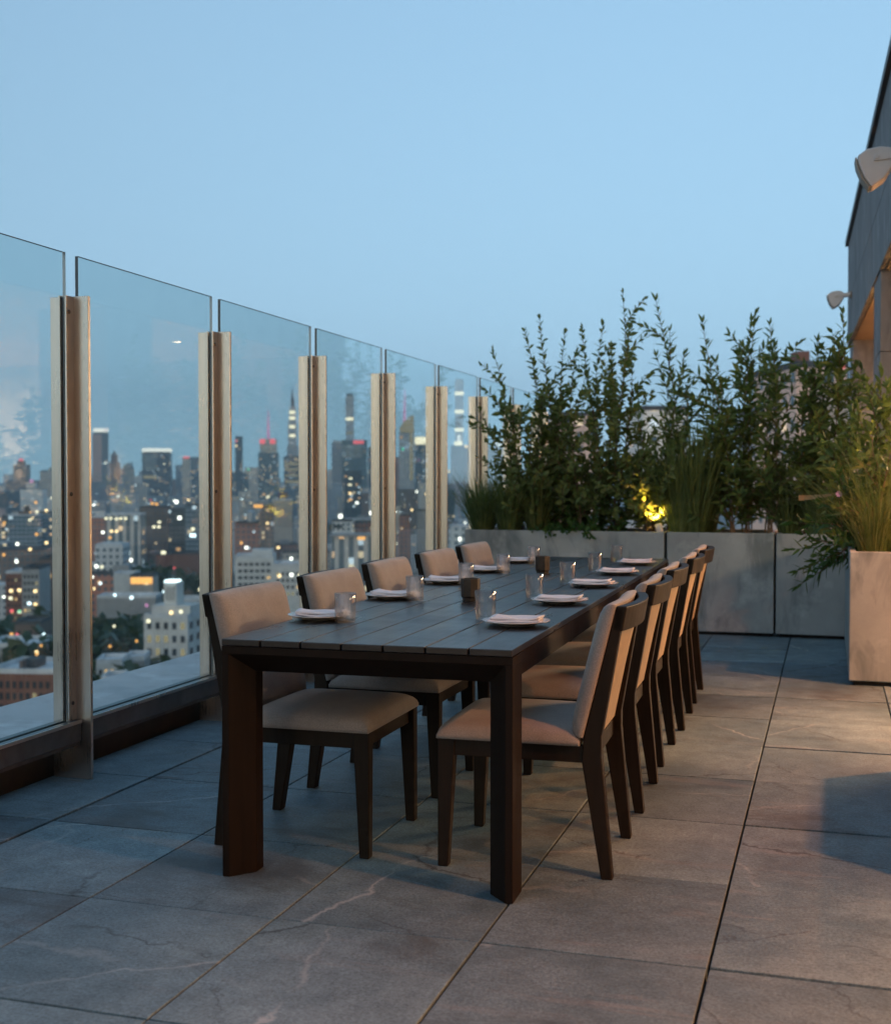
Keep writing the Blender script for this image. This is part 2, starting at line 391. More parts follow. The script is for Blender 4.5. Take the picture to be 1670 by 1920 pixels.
# ================================================================== table
TR = radians(1.14)
TABLE = (-1.862, 3.555, 0)
TW, TL, TZ = .960, 4.478, .770
tab = empty('dining_table', TABLE, TR)
tag(tab, 'long dark slatted dining table laid for ten', 'table')
npk = 7; pw = TW / npk
for k in range(npk):
    MB().box(k * pw + .0025, (k + 1) * pw - .0025, 0, TL, .749, TZ).build('plank', 'table_wood', tab, bevel=.0025)
def end_frame(y, sgn):
    """portal frame with bevelled inner edge; y outer face, sgn +1 inward along +y"""
    out = []
    F, B, Dp = .024, .088, .125       # flat, bevel end, depth
    for sx in (0, 1):
        X = lambda u: u if sx == 0 else TW - u
        poly = [(X(.0), y), (X(F), y), (X(B), y + sgn * .072), (X(B), y + sgn * Dp), (X(.0), y + sgn * Dp)]
        m = MB(); m.prism(poly, 'z', 0, .747 - F)
        if (sx == 1) != (sgn < 0): m.f = [tuple(reversed(f)) for f in m.f]
        out.append(m.build('leg', 'frame_wood', tab, bevel=.002, seg=1))
    zt = .747
    # rail with the same bevel turned down, mitred against the legs
    e_ = .001
    poly = [(y, zt), (y, zt - F), (y + sgn * .072, zt - B), (y + sgn * (Dp - e_), zt - B), (y + sgn * (Dp - e_), zt)]
    m = MB(); m.prism(poly, 'x', e_, TW - e_)
    out.append(m.build('end_rail', 'frame_wood', tab))
end_frame(.004, 1); end_frame(TL - .004, -1)
for sx in (0, 1):
    x0, x1 = (.004, .05) if sx == 0 else (TW - .05, TW - .004)
    MB().box(x0, x1, .13, TL - .13, .675, .747).build('side_rail', 'frame_wood', tab, bevel=.002, seg=1)
for k in range(1, 5):
    y = k * TL / 5
    MB().box(.052, TW - .052, y - .03, y + .03, .70, .747).build('cross_rail', 'frame_wood', tab)
def T(u, v):
    """table-local to world"""
    return (TABLE[0] + u * cos(TR) - v * sin(TR), TABLE[1] + u * sin(TR) + v * cos(TR))

# ================================================================== chairs
def pillow(wd, ht, tk, n=7.0, nu=18, nv=16, crown=0.0):
    """cushion in the xy plane of size wd x ht, thickness tk up z; closed mesh"""
    def samp(k): 
        return [sin(-pi / 2 + pi * i / k) ** 1 * 1.0 for i in range(k + 1)]
    us, vs_ = samp(nu), samp(nv)
    e = lambda s: max(0.0, 1 - abs(s) ** n) ** (1.0 / 2.6)
    pts = []; m = MB()
    for side in (1, 0):
        for u in us:
            for v in vs_:
                x, y = u * wd / 2, v * ht / 2
                z = tk * (.22 + .78 * e(u) * e(v)) + crown * (1 - u * u) * (1 - v * v) if side else 0.0
                pts.append((x, y, z))
    W = nv + 1; o2 = (nu + 1) * W; fs = []
    for i in range(nu):
        for j in range(nv):
            q = (i * W + j, (i + 1) * W + j, (i + 1) * W + j + 1, i * W + j + 1)
            fs.append(q); fs.append(tuple(o2 + t for t in reversed(q)))
    for i in range(nu):
        fs.append((i * W, o2 + i * W, o2 + (i + 1) * W, (i + 1) * W)); a_, b_ = i * W + nv, (i + 1) * W + nv
        fs.append((a_, b_, o2 + b_, o2 + a_))
    for j in range(nv):
        fs.append((j, j + 1, o2 + j + 1, o2 + j)); a_, b_ = nu * W + j, nu * W + j + 1
        fs.append((a_, o2 + a_, o2 + b_, b_))
    m.add(pts, fs); return m
def make_chair():
    c = empty('dining_chair')
    HW = .262
    # seat cushion
    pl = pillow(.545, .475, .055, 9, crown=.012)
    pl.v = [(y * 1.0 + .045, x, z + .428) for x, y, z in pl.v]
    pl.f = [tuple(reversed(f)) for f in pl.f]
    pl.build('seat', 'upholstery', c, smooth=True)
    # apron
    m = MB(); m.box(-.21, .262, HW - .030, HW - .006, .372, .4275); m.box(-.21, .262, -HW + .006, -HW + .030, .372, .4275)
    m.box(.240, .262, -HW + .031, HW - .031, .372, .4275); m.box(-.235, -.212, -HW + .031, HW - .031, .372, .4275)
    m.build('seat_frame', 'chair_wood', c, bevel=.002, seg=1)
    for s in (-1, 1):
        y1 = s * HW; y0 = s * (HW - .046); y0b = s * (HW - .036)
        lo, hi = sorted((y0b, y1)); lo2, hi2 = sorted((y0, y1))
        m = MB(); m.hexa([(.246, lo), (.281, lo), (.281, hi), (.246, hi)], 0, [(.222, lo2), (.281, lo2), (.281, hi2), (.222, hi2)], .4275)
        m.build('leg', 'chair_wood', c, bevel=.003, seg=1)
        # back leg and upright: kinked at the seat
        prof = [(-.262, 0), (-.298, 0), (-.262, .40), (-.262, .46), (-.334, .872), (-.306, .872), (-.205, .46), (-.198, .38)]
        m = MB(); m.prism(list(reversed(prof)), 'y', lo2, hi2)
        m.build('leg', 'chair_wood', c, bevel=.003, seg=1)
    # bowed crest rail: arc between the uprights, leaning back
    lean = (.334 - .262) / (.872 - .46)
    def arc(y): return .036 * (1 - (y / HW) ** 2)
    m = MB(); K = 14; vs = []
    ys = [-HW + 2 * HW * k / K for k in range(K + 1)]
    for y in ys:
        b = arc(y)
        for (dx, z) in ((0, .800), (.034, .800), (.034, .880), (0, .880)):
            xx = -.262 - lean * (z - .46) - b * .95 + dx - .006
            vs.append((xx, y, z))
    fs = []
    for k in range(K):
        for q in range(4): fs.append((k * 4 + q, k * 4 + (q + 1) % 4, (k + 1) * 4 + (q + 1) % 4, (k + 1) * 4 + q))
    fs += [(3, 2, 1, 0), tuple(K * 4 + q for q in range(4))]
    fs = [tuple(reversed(f)) for f in fs]
    m.add(vs, fs); m.build('crest_rail', 'chair_wood', c, bevel=.004)
    # back panel between the uprights
    m = MB(); vs = []
    ys = [-(HW - .047) + 2 * (HW - .047) * k / 10 for k in range(11)]
    for y in ys:
        b = arc(y)
        for z in (.44, .80):
            f = (z - .44) / .36
            for dx in (0, .012):
                vs.append((-.242 - lean * (z - .46) - b * .8 * f - .001 + dx, y, z))
    fs = []
    for k in range(10):
        a_ = k * 4; b_ = a_ + 4
        fs += [(a_, b_, b_ + 2, a_ + 2), (a_ + 1, a_ + 3, b_ + 3, b_ + 1), (a_, a_ + 1, b_ + 1, b_), (a_ + 2, b_ + 2, b_ + 3, a_ + 3)]
    fs += [(0, 2, 3, 1), (40, 41, 43, 42)]
    fs = [tuple(reversed(f)) for f in fs]
    m.add(vs, fs); m.build('back_panel', 'back_cloth', c)
    # back cushion, gently bowed
    pl = pillow(.545, .445, .058, 9, nu=20)
    nv = []
    for x, y, z in pl.v:
        h = y + .445 / 2; zz = .455 + h * .965
        bow = .030 * (1 - (x / .272) ** 2) * (.35 + .65 * h / .445)
        nv.append((-.2035 - .245 * (zz - .46) - bow * .6 + z, x, zz + z * .1))
    pl.v = nv
    pl.build('backrest', 'upholstery', c, smooth=True)
    return c
chair = make_chair()
CH_P = .815
ordn = ['first', 'second', 'third', 'fourth', 'fifth']
for side in (0, 1):
    for k in range(5):
        c = chair if (side == 0 and k == 0) else copy_tree(chair)
        v = .565 + k * CH_P + (0, .012, -.008, .01, -.012)[k]
        u = TW - .051 + [0, .0, -.006, .008, .004][k] if side else .118 + [0, .006, -.004, .0, .006][k]
        x, y = T(u, v)
        x = x if not side else x
        c.location = (x, y, 0); c.rotation_euler.z = TR + (pi if side else 0) + RNG.uniform(-.022, .022)
        if side: c.location.x += .006
        tag(c, ('beige cushioned chair backing onto the glass fence, %s from the planters' if side == 0 else
                'chair showing its bowed dark wooden back to the open floor, %s from the planters') % ordn[4 - k], 'chair', 'dining chairs round the long table')

# ================================================================== place settings
def make_plate():
    m = MB(); prof = [(0, .004), (.050, .004), (.055, .001), (.062, .001), (.070, .006), (.095, .013), (.1175, .0185), (.1185, .0205), (.1165, .0215), (.094, .0165), (.074, .0105), (.066, .0075), (0, .0070)]
    m.lathe(prof, 48); return m.mesh('plate', 'porcelain', True)
def make_napkin(seed):
    r = random.Random(seed); m = MB()
    W, D = .190, .125; nx, ny = 16, 10
    lay = 3
    for l in range(lay):
        sh = (r.uniform(-.008, .008), r.uniform(-.006, .006), r.uniform(-.08, .08))
        vs = []
        for s in (0, 1):
            for i in range(nx + 1):
                for j in range(ny + 1):
                    u = i / nx - .5; v = j / ny - .5
                    x = u * W * (1 - .04 * l); y = v * D * (1 - .06 * l)
                    z = l * .0075 + s * .0062 + .006 * abs(u * 2) ** 3 * (1 if u > 0 else .5) + .0012 * sin(9 * u + 4 * v + l * 2 + seed)
                    xx = x * cos(sh[2]) - y * sin(sh[2]) + sh[0]; yy = x * sin(sh[2]) + y * cos(sh[2]) + sh[1]
                    vs.append((xx, yy, z))
        Wd = ny + 1; o = (nx + 1) * Wd; fs = []
        for i in range(nx):
            for j in range(ny):
                q = (i * Wd + j, (i + 1) * Wd + j, (i + 1) * Wd + j + 1, i * Wd + j + 1)
                fs.append(tuple(o + t for t in q)); fs.append(tuple(reversed(q)))
        for i in range(nx):
            fs.append((i * Wd, (i + 1) * Wd, o + (i + 1) * Wd, o + i * Wd)); a_, b_ = i * Wd + ny, (i + 1) * Wd + ny
            fs.append((a_, o + a_, o + b_, b_))
        for j in range(ny):
            fs.append((j, o + j, o + j + 1, j + 1)); a_, b_ = nx * Wd + j, nx * Wd + j + 1
            fs.append((a_, b_, o + b_, o + a_))
        m.add(vs, fs)
    return m.mesh('napkin', 'linen', True)
def make_tumbler():
    m = MB(); R0, R1, Hh = .0365, .0395, .105
    prof = [(0, 0), (R0 - .003, 0), (R0, .003), (R1, Hh - .001), (R1 - .0008, Hh), (R1 - .0018, Hh - .001), (R0 - .0022, .016), (R0 - .006, .011), (0, .010)]
    m.lathe(prof, 40); return m.mesh('drinking_glass', 'tumbler', True)
plate_me, glass_me = make_plate(), make_tumbler()
nap_me = [make_napkin(s) for s in range(4)]
knife_me = MB().box(-.10, .085, -.006, .006, 0, .0022).mesh('knife', 'cutlery')
for side in (0, 1):
    for k in range(5):
        v = .605 + k * CH_P + [(.0, .012, .02, -.02, -.03), (.012, .0, .03, .015, .0)][side][k]
        u = .098 if side == 0 else TW - .130
        where = ('fence side' if side == 0 else 'open floor side'); nth = ordn[4 - k]
        x, y = T(u, v)
        p = mkobj('plate', plate_me, loc=(x, y, TZ)); tag(p, 'round white plate on the table, %s, %s from the far end' % (where, nth), 'plate', 'plates laid on the table')
        o = mkobj('napkin', nap_me[(k + side) % 4], loc=(x + (.0 if side else .01), y, TZ + .0090)); o.rotation_euler.z = TR + (RNG.uniform(-.14, .14) if side else pi + .15 + RNG.uniform(-.15, .15))
        tag(o, 'folded white linen napkin on the %s plate from the far end, %s' % (nth, where), 'napkin', 'napkins folded on the plates')
        if side == 0: gu, gv = u + .122, v - .062
        else: gu, gv = u - .150, v + .175 + (-.02, .03, -.03, .0, .03)[k]
        x, y = T(gu, gv)
        g = mkobj('drinking_glass', glass_me, loc=(x, y, TZ + .0002)); tag(g, 'clear straight tumbler beside the %s plate from the far end, %s' % (nth, where), 'glass', 'tumblers on the table')
vm = MB()
vm.lathe([(0, 0), (.034, 0), (.035, .012), (.0405, .018), (.0415, .093), (.040, .095), (.0375, .093), (.0365, .03), (0, .028)], 8)
vot = vm.mesh('votive_holder', 'votive')
for k, (px_, py_) in enumerate(((882, 1126), (1017, 1075))):
    x, y = at_z(px_, py_, TZ)
    o = mkobj('votive_holder', vot, None, .002, 1, (x, y, TZ), .3 + k)
    MB().lathe([(0, 0), (.033, 0), (.033, .03), (.031, .032), (0, .031)], 20).build('candle', 'candle_wax', o, True, loc=(0, 0, .029))
    tag(o, 'dark faceted votive cup in the middle of the table, ' + ('nearer the free table end' if k == 0 else 'nearer the planters'), 'candle holder', 'votive cups on the table')

# ================================================================== planters
def planter(x0, x1, y0, y1, h, label, t=.04, foot=.028):
    r = empty('planter', ((x0 + x1) / 2, y0, 0)); c = (x0 + x1) / 2
    m = MB(); a0, a1, d = x0 - c, x1 - c, y1 - y0
    # hollow box, outer walls and rim
    m.box(a0, a1, 0, t, foot, h); m.box(a0, a1, d - t, d, foot, h); m.box(a0, a0 + t, t, d - t, foot, h); m.box(a1 - t, a1, t, d - t, foot, h)
    vs = m
    bx = m.build('box', 'planter_conc', r, bevel=.006)
    MB().box(a0 + t, a1 - t, t, d - t, foot, h - .06).build('soil', 'soil', r)
    MB().box(a0 + .03, a1 - .03, .03, d - .03, 0, foot).build('foot', 'joint', r)
    tag(r, label, 'planter', 'concrete planters'); return r
PY = 10.34
planter(-3.045, -1.313, PY, PY + .85, .846, 'wide grey concrete planter behind the table end, beside the glass fence')
planter(-1.289, -.428, PY, PY + .85, .846, 'square-faced grey concrete planter in the middle of the back row')
planter(-.410, .72, PY, PY + .85, .844, 'stained grey concrete planter at the building end of the back row')
planter(.122, 1.02, 8.06, PY - .07, .835, 'warm-lit concrete planter standing forward of the back row, facing the floor')
planter(.575, 1.30, 3.92, 5.97, .83, 'concrete planter box under the canopy edge, out on the paving')

# ================================================================== building on the right
BR = math.atan(.028)
bld_ = empty('pavilion_building', (.40, 9.05, 0), BR)
tag(bld_, 'low grey stone-clad pavilion with deep canopy and warm lit interior', 'building')
ys = -16.0; ye = 7.25
seams = [ye - 2.35 * k for k in range(0, 11)]
for k in range(len(seams) - 1):
    y1, y0 = seams[k], seams[k + 1]
    MB().box(0, .05, y0 + .003, y1 - .003, 2.95, 3.478).build('fascia_panel', 'wall_conc', bld_, bevel=.002, seg=1)
    MB().box(0, .05, y0 + .003, y1 - .003, 3.484, 4.20).build('fascia_panel', 'wall_conc', bld_, bevel=.002, seg=1)
MB().box(-.035, 12, ys - .34, ye + .03, 4.203, 4.27).build('roof_cap', 'cap_dark', bld_)
MB().box(.052, 12, ys - .34, ye - .003, 2.97, 4.20).build('roof_core', 'cap_dark', bld_)
MB().box(.052, 7.9, ys - .34, ye - .003, 2.945, 2.968).build('soffit', 'soffit', bld_)
for y0 in (1.38, -13.2):
    for (z0, z1) in ((0, .92), (.925, 1.84), (1.845, 2.30), (2.305, 2.944)):
        MB().box(.012, .78, y0, y0 + .80, z0, z1).build('column_block', 'wall_conc', bld_, bevel=.002, seg=1)
MB().box(.03, 8, ye - .85, ye - .05, 0, 2.944).build('end_wall', 'wall_conc', bld_)
MB().box(7.9, 8.1, ys, ye - .86, -.02, 2.944).build('interior_wall', 'interior_wall', bld_)
MB().box(2.9, 7.9, ys, ye - .86, -.04, .004).build('interior_floor', 'interior_floor', bld_)
MB().box(2.8, 8, ys - .2, ys - .02, 0, 2.944).build('interior_wall', 'interior_wall', bld_)
for k in range(14):
    y0 = ye - .86 - 1.6 * k
    MB().box(2.78, 2.86, y0 - .05, y0, .0, 2.944).build('door_mullion', 'cap_dark', bld_)
    if k < 13: MB().box(2.815, 2.825, y0 - 1.598, y0 - .052, .05, 2.9).build('door_pane', 'door_glass', bld_)
for k in range(6):
    y0 = 5.2 - 3.6 * k
    MB().box(4.6, 6.2, y0 - .06, y0 + .06, 2.86, 2.942).build('ceiling_lamp', 'lamp_strip', bld_)
WARM = (1.0, .30, .09)
def downlight(y, energy, x=1.62, spread=128, tilt=.10):
    f = MB(); f.lathe([(.0, .0), (.05, .0), (.05, .03), (.062, .03), (.062, -.012), (.0, -.012)], 20)
    o = MB().lathe([(.052, .012), (.07, .012), (.07, 0), (.052, 0)], 20).build('downlight', 'cap_dark', bld_, loc=(x, y, 2.93))
    MB().lathe([(0, .006), (.050, .006), (.050, .010), (0, .010)], 20).build('lamp_disc', 'lamp_warm', o)
    L = bpy.data.lights.new('downlight', 'SPOT'); L.energy = energy; L.color = WARM; L.shadow_soft_size = .045; L.spot_size = radians(spread); L.spot_blend = 1.0
    lo = bpy.data.objects.new('downlight_light', L); COL.objects.link(lo); lo.parent = bld_; lo.location = (x, y, 2.915)
    lo.rotation_euler = (0, -tilt, 0) if False else (0, tilt, 0)
    return lo
E_DL = 330
downlight(-6.45, E_DL); downlight(-1.95, E_DL)
downlight(4.2, 220, x=.9, tilt=0.3)
for k in range(3):
    L = bpy.data.lights.new('room_lamp', 'AREA'); L.shape = 'RECTANGLE'; L.size = 1.6; L.size_y = 3.0; L.energy = (900, 200, 150)[k]; L.color = (1, .62, .36)
    lo = bpy.data.objects.new('room_lamp', L); COL.objects.link(lo); lo.parent = bld_; lo.location = (5.4, 3.4 - 5.2 * k, 2.85)
# unseen wing added behind the viewer: blocks back sky, glowing panes add warm fill
wg = MB().box(-3.2, 12.0, -20.5, -16.35, 0, 7.5).build('unseen_wing', 'wall_conc', bld_)
for k in range(6):
    MB().box(-2.7 + 2.1 * k, -1.1 + 2.1 * k, -16.348, -16.30, .25, 2.35).build('lit_window', 'fill_pane', bld_)  # added glowing panels, out of view, for warm fill and reflections
# speakers on brackets
def speaker(x, y, z, yaw, label, sc=1.0):
    r = empty('loudspeaker', (x, y, z), yaw); r.scale = (sc, sc, sc)
    prof = [(-.118, .078), (-.060, .118), (.02, .130), (.085, .120), (.118, .080), (.112, .02), (.05, -.075), (-.028, -.128), (-.075, -.06), (-.108, .02)]
    prof = list(reversed(prof))
    MB().prism(prof, 'y', -.085, .085).build('cabinet', 'speaker_white', r, bevel=.014, seg=3)
    gp = [(-.121, .070), (-.112, .018), (-.080, -.062), (-.036, -.124), (-.046, -.128), (-.092, -.064), (-.123, .016), (-.131, .070)]
    MB().prism(gp, 'y', -.074, .074).build('grille', 'speaker_grille', r, bevel=.004, seg=2)
    m = MB(); m.prism([(-.02, .035), (.20, .052), (.20, .094), (-.005, .082), (-.022, .066)], 'y', -.094, -.087)
    m.prism([(-.02, .035), (.20, .052), (.20, .094), (-.005, .082), (-.022, .066)], 'y', .087, .094)
    m.box(.185, .20, -.0865, .0865, .052, .094)
    m.build('bracket', 'speaker_white', r, bevel=.002, seg=1)
    k = MB().lathe([(0, .008), (.012, .008), (.014, .0), (0, 0)], 14).build('knob', 'speaker_white', r, loc=(.0, -.094, .06)); k.rotation_euler = (pi / 2, 0, 0)
    MB().box(.201, .222, -.06, .06, .03, .115).build('wall_plate', 'speaker_grille', r)
    tag(r, label, 'loudspeaker', 'loudspeakers on the canopy fascia'); return r
def fac_x(Y): return .40 - .028 * (Y - 9.05)
sx, sz = at_y(1637, 318, 7.6); speaker(fac_x(7.6) - .222 * .9, 7.6, sz, BR, 'white wedge-shaped loudspeaker bracketed high on the canopy fascia, the larger and closer one', .9)
sx, sz = at_y(1580, 562, 15.2); speaker(fac_x(15.2) - .222 * .8, 15.2, sz, BR, 'small white loudspeaker at the far corner of the canopy above the shrubs', .8)

# the tower that carries the terrace
tow = MB().box(-3.75, 14.2, -7.2, 18.2, -82, -.62).build('host_tower', 'wall_conc'); tag(tow, 'masonry tower block carrying the roof terrace', 'building')

# ================================================================== plants
def leaf_pts(kind):
    if kind == 'oval': return [(0, 0), (.3, .42), (.62, .42), (1, 0)], .52
    if kind == 'lance': return [(0, 0), (.28, .46), (.62, .36), (1, 0)], .30
    return [(0, 0), (.3, .45), (.65, .36), (1, 0)], .55
def add_leaf(m, base, d, up, L, kind, r, mi=0):
    pr, ar = leaf_pts(kind); d = d.normalized()
    s = d.cross(up)
    if s.length < 1e-4: s = Vector((1, 0, 0))
    s.normalize(); n = s.cross(d).normalized()
    roll = r.uniform(-.6, .6); s2 = s * cos(roll) + n * sin(roll); n2 = n * cos(roll) - s * sin(roll)
    W = L * ar; droop = L * r.uniform(.02, .30); fold = W * .22
    def P(t, wv, side): return base + d * (t * L) + s2 * (side * wv * W) + n2 * (abs(wv) * fold * 1.0) - Vector((0, 0, 1)) * (droop * t * t)
    c0 = P(0, 0, 0); c1 = P(.45, 0, 0); c2 = P(1, 0, 0)
    vs = [c0, P(pr[1][0], pr[1][1], 1), P(pr[2][0], pr[2][1], 1), c2, P(pr[2][0], pr[2][1], -1), P(pr[1][0], pr[1][1], -1), c1]
    m.add(vs, [(0, 6, 1), (1, 6, 2), (2, 6, 3), (6, 4, 3), (6, 5, 4), (0, 5, 6)], mi)
def stem_curve(b, t, r, n=9, wob=.05):
    b, t = Vector(b), Vector(t); ph = r.uniform(0, 6.3); am = wob * (t - b).length
    out = []
    for i in range(n + 1):
        s = i / n
        q = b.lerp(t, s); e = s ** .75
        q.x = b.x + (t.x - b.x) * s ** 1.25 + am * sin(ph + 4 * s) * s * (1 - s * .4); q.y = b.y + (t.y - b.y) * s ** 1.25 + am * cos(ph * 1.7 + 5 * s) * s * (1 - .4 * s)
        out.append(q)
    return out
def along(pts, s):
    n = len(pts) - 1; i = min(int(s * n), n - 1); f = s * n - i; return pts[i].lerp(pts[i + 1], f), (pts[i + 1] - pts[i]).normalized()
def leafy(m, sm, pts, r, kind, L, gap, s0=.2, rad=.005, seg=5, ang=.95):
    n = len(pts); sm.tube(pts, [rad * (1 - .8 * i / (n - 1)) + .0009 for i in range(n)], seg)
    ln = sum((pts[i + 1] - pts[i]).length for i in range(n - 1)); k = int(ln * (1 - s0) / gap); az = r.uniform(0, 6.3)
    for i in range(k):
        s = s0 + (1 - s0) * (i + r.uniform(.1, .9)) / k
        if r.random() < .10: continue
        p, d = along(pts, s); az += 2.4 + r.uniform(-.4, .4)
        o = d.orthogonal().normalized(); q = d.cross(o); side = o * cos(az) + q * sin(az)
        an = ang * r.uniform(.65, 1.2) * (1.0 - .35 * (s > .93))
        ld = d * cos(an) + side * sin(an)
        sz = L * r.uniform(.62, 1.12) * (1 - .35 * max(0, (s - .75) / .25))
        add_leaf(m, p + side * rad * .3, ld, d, sz, kind, r)
    p, d = along(pts, 1.0)
    for k in range(3): add_leaf(m, p, d + Vector((r.uniform(-.5, .5), r.uniform(-.5, .5), r.uniform(0, .4))), d.orthogonal(), L * r.uniform(.45, .8), kind, r)
def shrub(bx, by, bz, tops, label, kind='oval', mat='leaf_a', L=.098, gap=.018, nbr=(4, 8), seed=0, name='leafy_shrub', group=None, stem='stem', s0=.25, brl=(.22, .55)):
    r = random.Random(seed); root = empty(name, (bx, by, bz)); m = MB(); sm = MB()
    for (tx, ty, tz) in tops:
        b = (r.uniform(-.05, .05), r.uniform(-.05, .05), -.03); t = (tx - bx, ty - by, tz - bz)
        pts = stem_curve(b, t, r); rad = r.uniform(.0045, .007)
        leafy(m, sm, pts, r, kind, L, gap, s0, rad)
        for k in range(r.randint(*nbr)):
            s = r.uniform(.16, .86); p, d = along(pts, s); az = r.uniform(0, 6.3)
            o = d.orthogonal().normalized(); q = d.cross(o); side = o * cos(az) + q * sin(az)
            bl = r.uniform(*brl) * (1.1 - .6 * s)
            e = p + (d * r.uniform(.6, 1.0) + side * r.uniform(.5, 1.0)) * bl
            leafy(m, sm, stem_curve(p, e, r, 5, .06), r, kind, L * .92, gap * .95, .08, rad * .5, 4)
    sm.build('stems', stem, root, True); f = m.build('foliage', mat, root); f['kind'] = 'stuff'
    return tag(root, label, 'shrub', group)
def grass(bx, by, bz, n, ln, spread, lean, mat, label, seed, name='ornamental_grass', wd=.009, group=None, dirb=(0, 0), base=.07):
    r = random.Random(seed); root = empty(name, (bx, by, bz)); m = MB()
    for i in range(n):
        az = r.uniform(0, 2 * pi); rr = base * sqrt(r.random()); b = Vector((rr * cos(az), rr * sin(az), -.03))
        l = ln * r.uniform(.55, 1.08); sp = spread * r.uniform(.2, 1.1); dr = Vector((cos(az) + dirb[0], sin(az) + dirb[1], 0)) ; side = Vector((-sin(az), cos(az), 0)) * r.choice((1, 1, -1)); side = (side + Vector((r.uniform(-.7, .7), r.uniform(-.7, .7), 0))).normalized()
        K = 6; vs = []; arch = lean * r.uniform(.3, 1.4); W = wd * r.uniform(.6, 1.25)
        for k in range(K + 1):
            s = k / K; h = l * (s - arch * .42 * s ** 2.6); o = dr * (sp * l * (s * .55 + .45 * arch * s ** 2.2))
            c = b + Vector((0, 0, h)) + o; ww = W * (1 - s ** 2.5) * (.6 + .4 * min(1, s * 4)) + .0004
            vs += [c - side * ww / 2, c + side * ww / 2]
        m.add(vs, [(2 * k, 2 * k + 1, 2 * k + 3, 2 * k + 2) for k in range(K)])
    b = m.build('blades', mat, root); b['kind'] = 'stuff'
    return tag(root, label, 'grass', group)
def tops_px(lst, Y, jit=.0):
    out = []
    for (px_, py_) in lst:
        x, z = at_y(px_, py_, Y); out.append((x, Y, z))
    return out
SZ = .786
def shr(pxb, lst, Yb, label, seed, **kw):
    bx, _ = at_y(pxb, 980, Yb); r = random.Random(seed + 99)
    tp = []
    lst = list(lst) + [(pxb + r.uniform(-55, 55), r.uniform(820, 930)) for _ in range(3)]
    for (px_, py_) in lst:
        Y = Yb + r.uniform(-.22, .25); x, z = at_y(px_, py_, Y); tp.append((x, Y, z))
    return shrub(bx, Yb, SZ, tp, label, seed=seed, **kw)
GA = 'shrubs in the back planters'
shr(985, [(915, 655), (938, 735), (905, 770), (962, 760), (1000, 790)], 10.62, 'wispy leafy shrub leaning out over the glass fence end', 1, gap=.021, group=GA)
shr(1030, [(1020, 596), (985, 622), (1004, 680), (1040, 720), (1052, 760)], 10.75, 'tall oval-leaved shrub next to the wispy fence-side one', 2, group=GA)
shr(1062, [(1060, 626), (1085, 660), (1100, 700), (1035, 770)], 10.60, 'oval-leaved shrub with a pointed single tip, mid planter', 3, group=GA)
shr(1118, [(1130, 612), (1100, 615), (1145, 690), (1110, 740)], 10.82, 'bushy oval-leaved shrub behind the trailing green mound', 4, group=GA)
shr(1150, [(1160, 549), (1166, 615), (1178, 690), (1135, 650)], 10.65, 'tallest oval-leaved shrub with a bare-necked top shoot', 5, group=GA)
shr(1208, [(1190, 870), (1216, 850), (1232, 905), (1204, 800), (1176, 850), (1222, 930), (1195, 920)], 10.52, 'low oval-leaved shrub glowing in the planter uplight', 6, gap=.020, group=GA)
shr(1085, [(1040, 850), (1075, 830), (1110, 845), (1140, 860)], 10.52, 'short leafy shrub low at the planter front', 22, gap=.020, group=GA)
shr(1000, [(950, 840), (985, 830), (1015, 850)], 10.55, 'short leafy shrub beside the fence-end grass', 23, gap=.021, group=GA)
GB = 'lance-leaved shrubs in the planters'
shr(1262, [(1240, 655), (1252, 700), (1272, 665), (1240, 565), (1292, 720)], 10.70, 'lance-leaved shrub with one bare stalk above the tall grass', 7, kind='lance', mat='leaf_b', L=.13, group=GB)
shr(1228, [(1216, 870), (1228, 840), (1244, 780)], 10.85, 'slim lance-leaved shrub behind the uplit one', 8, kind='lance', mat='leaf_b', L=.12, group=GB)
shr(1375, [(1328, 603), (1345, 680), (1320, 720), (1310, 668)], 10.62, 'dense lance-leaved shrub with pale bare lower stems', 9, kind='lance', mat='leaf_b', L=.14, stem='stem_pale', s0=.36, nbr=(4, 8), group=GB)
shr(1400, [(1395, 602), (1420, 590), (1385, 660), (1415, 700)], 10.72, 'upright lance-leaved shrub, topmost of the planter middle', 10, kind='lance', mat='leaf_b', L=.14, stem='stem_pale', s0=.36, nbr=(4, 8), group=GB)
shr(1442, [(1448, 610), (1462, 650), (1440, 680), (1482, 720)], 10.60, 'arching lance-leaved shrub before the distant pink block', 11, kind='lance', mat='leaf_b', L=.14, stem='stem_pale', s0=.34, nbr=(4, 8), group=GB)
shr(1510, [(1520, 640), (1540, 655), (1500, 730), (1555, 700)], 10.60, 'broad lance-leaved shrub beside the canopy corner', 12, kind='lance', mat='leaf_b', L=.15, group=GB)
shr(1570, [(1568, 588), (1590, 640), (1600, 690), (1545, 740), (1622, 690)], 10.52, 'lance-leaved shrub under the small loudspeaker', 13, kind='lance', mat='leaf_b', L=.15, nbr=(4, 8), group=GB)
def shr2(px_, py_, Y, label, seed, lst, **kw):
    bx, _ = at_y(px_, py_, Y)
    tp = [(at_y(a_, b_, Y)[0], Y + random.Random(seed + i).uniform(-.2, .2), at_y(a_, b_, Y)[1]) for i, (a_, b_) in enumerate(lst)]
    return shrub(bx, Y, SZ, tp, label, seed=seed, **kw)
shr2(1645, 1000, 9.3, 'lance-leaved shrub in the forward warm-lit planter', 14, [(1640, 700), (1610, 760), (1668, 730), (1590, 820), (1660, 800)], kind='lance', mat='leaf_b', L=.145, group=GB)
shr2(1640, 1000, 8.7, 'low drooping leafy shrub at the corner of the forward planter', 15, [(1545, 985), (1560, 950), (1580, 930), (1530, 1010)], kind='lance', mat='leaf_c', L=.12, s0=.3, group=GB)
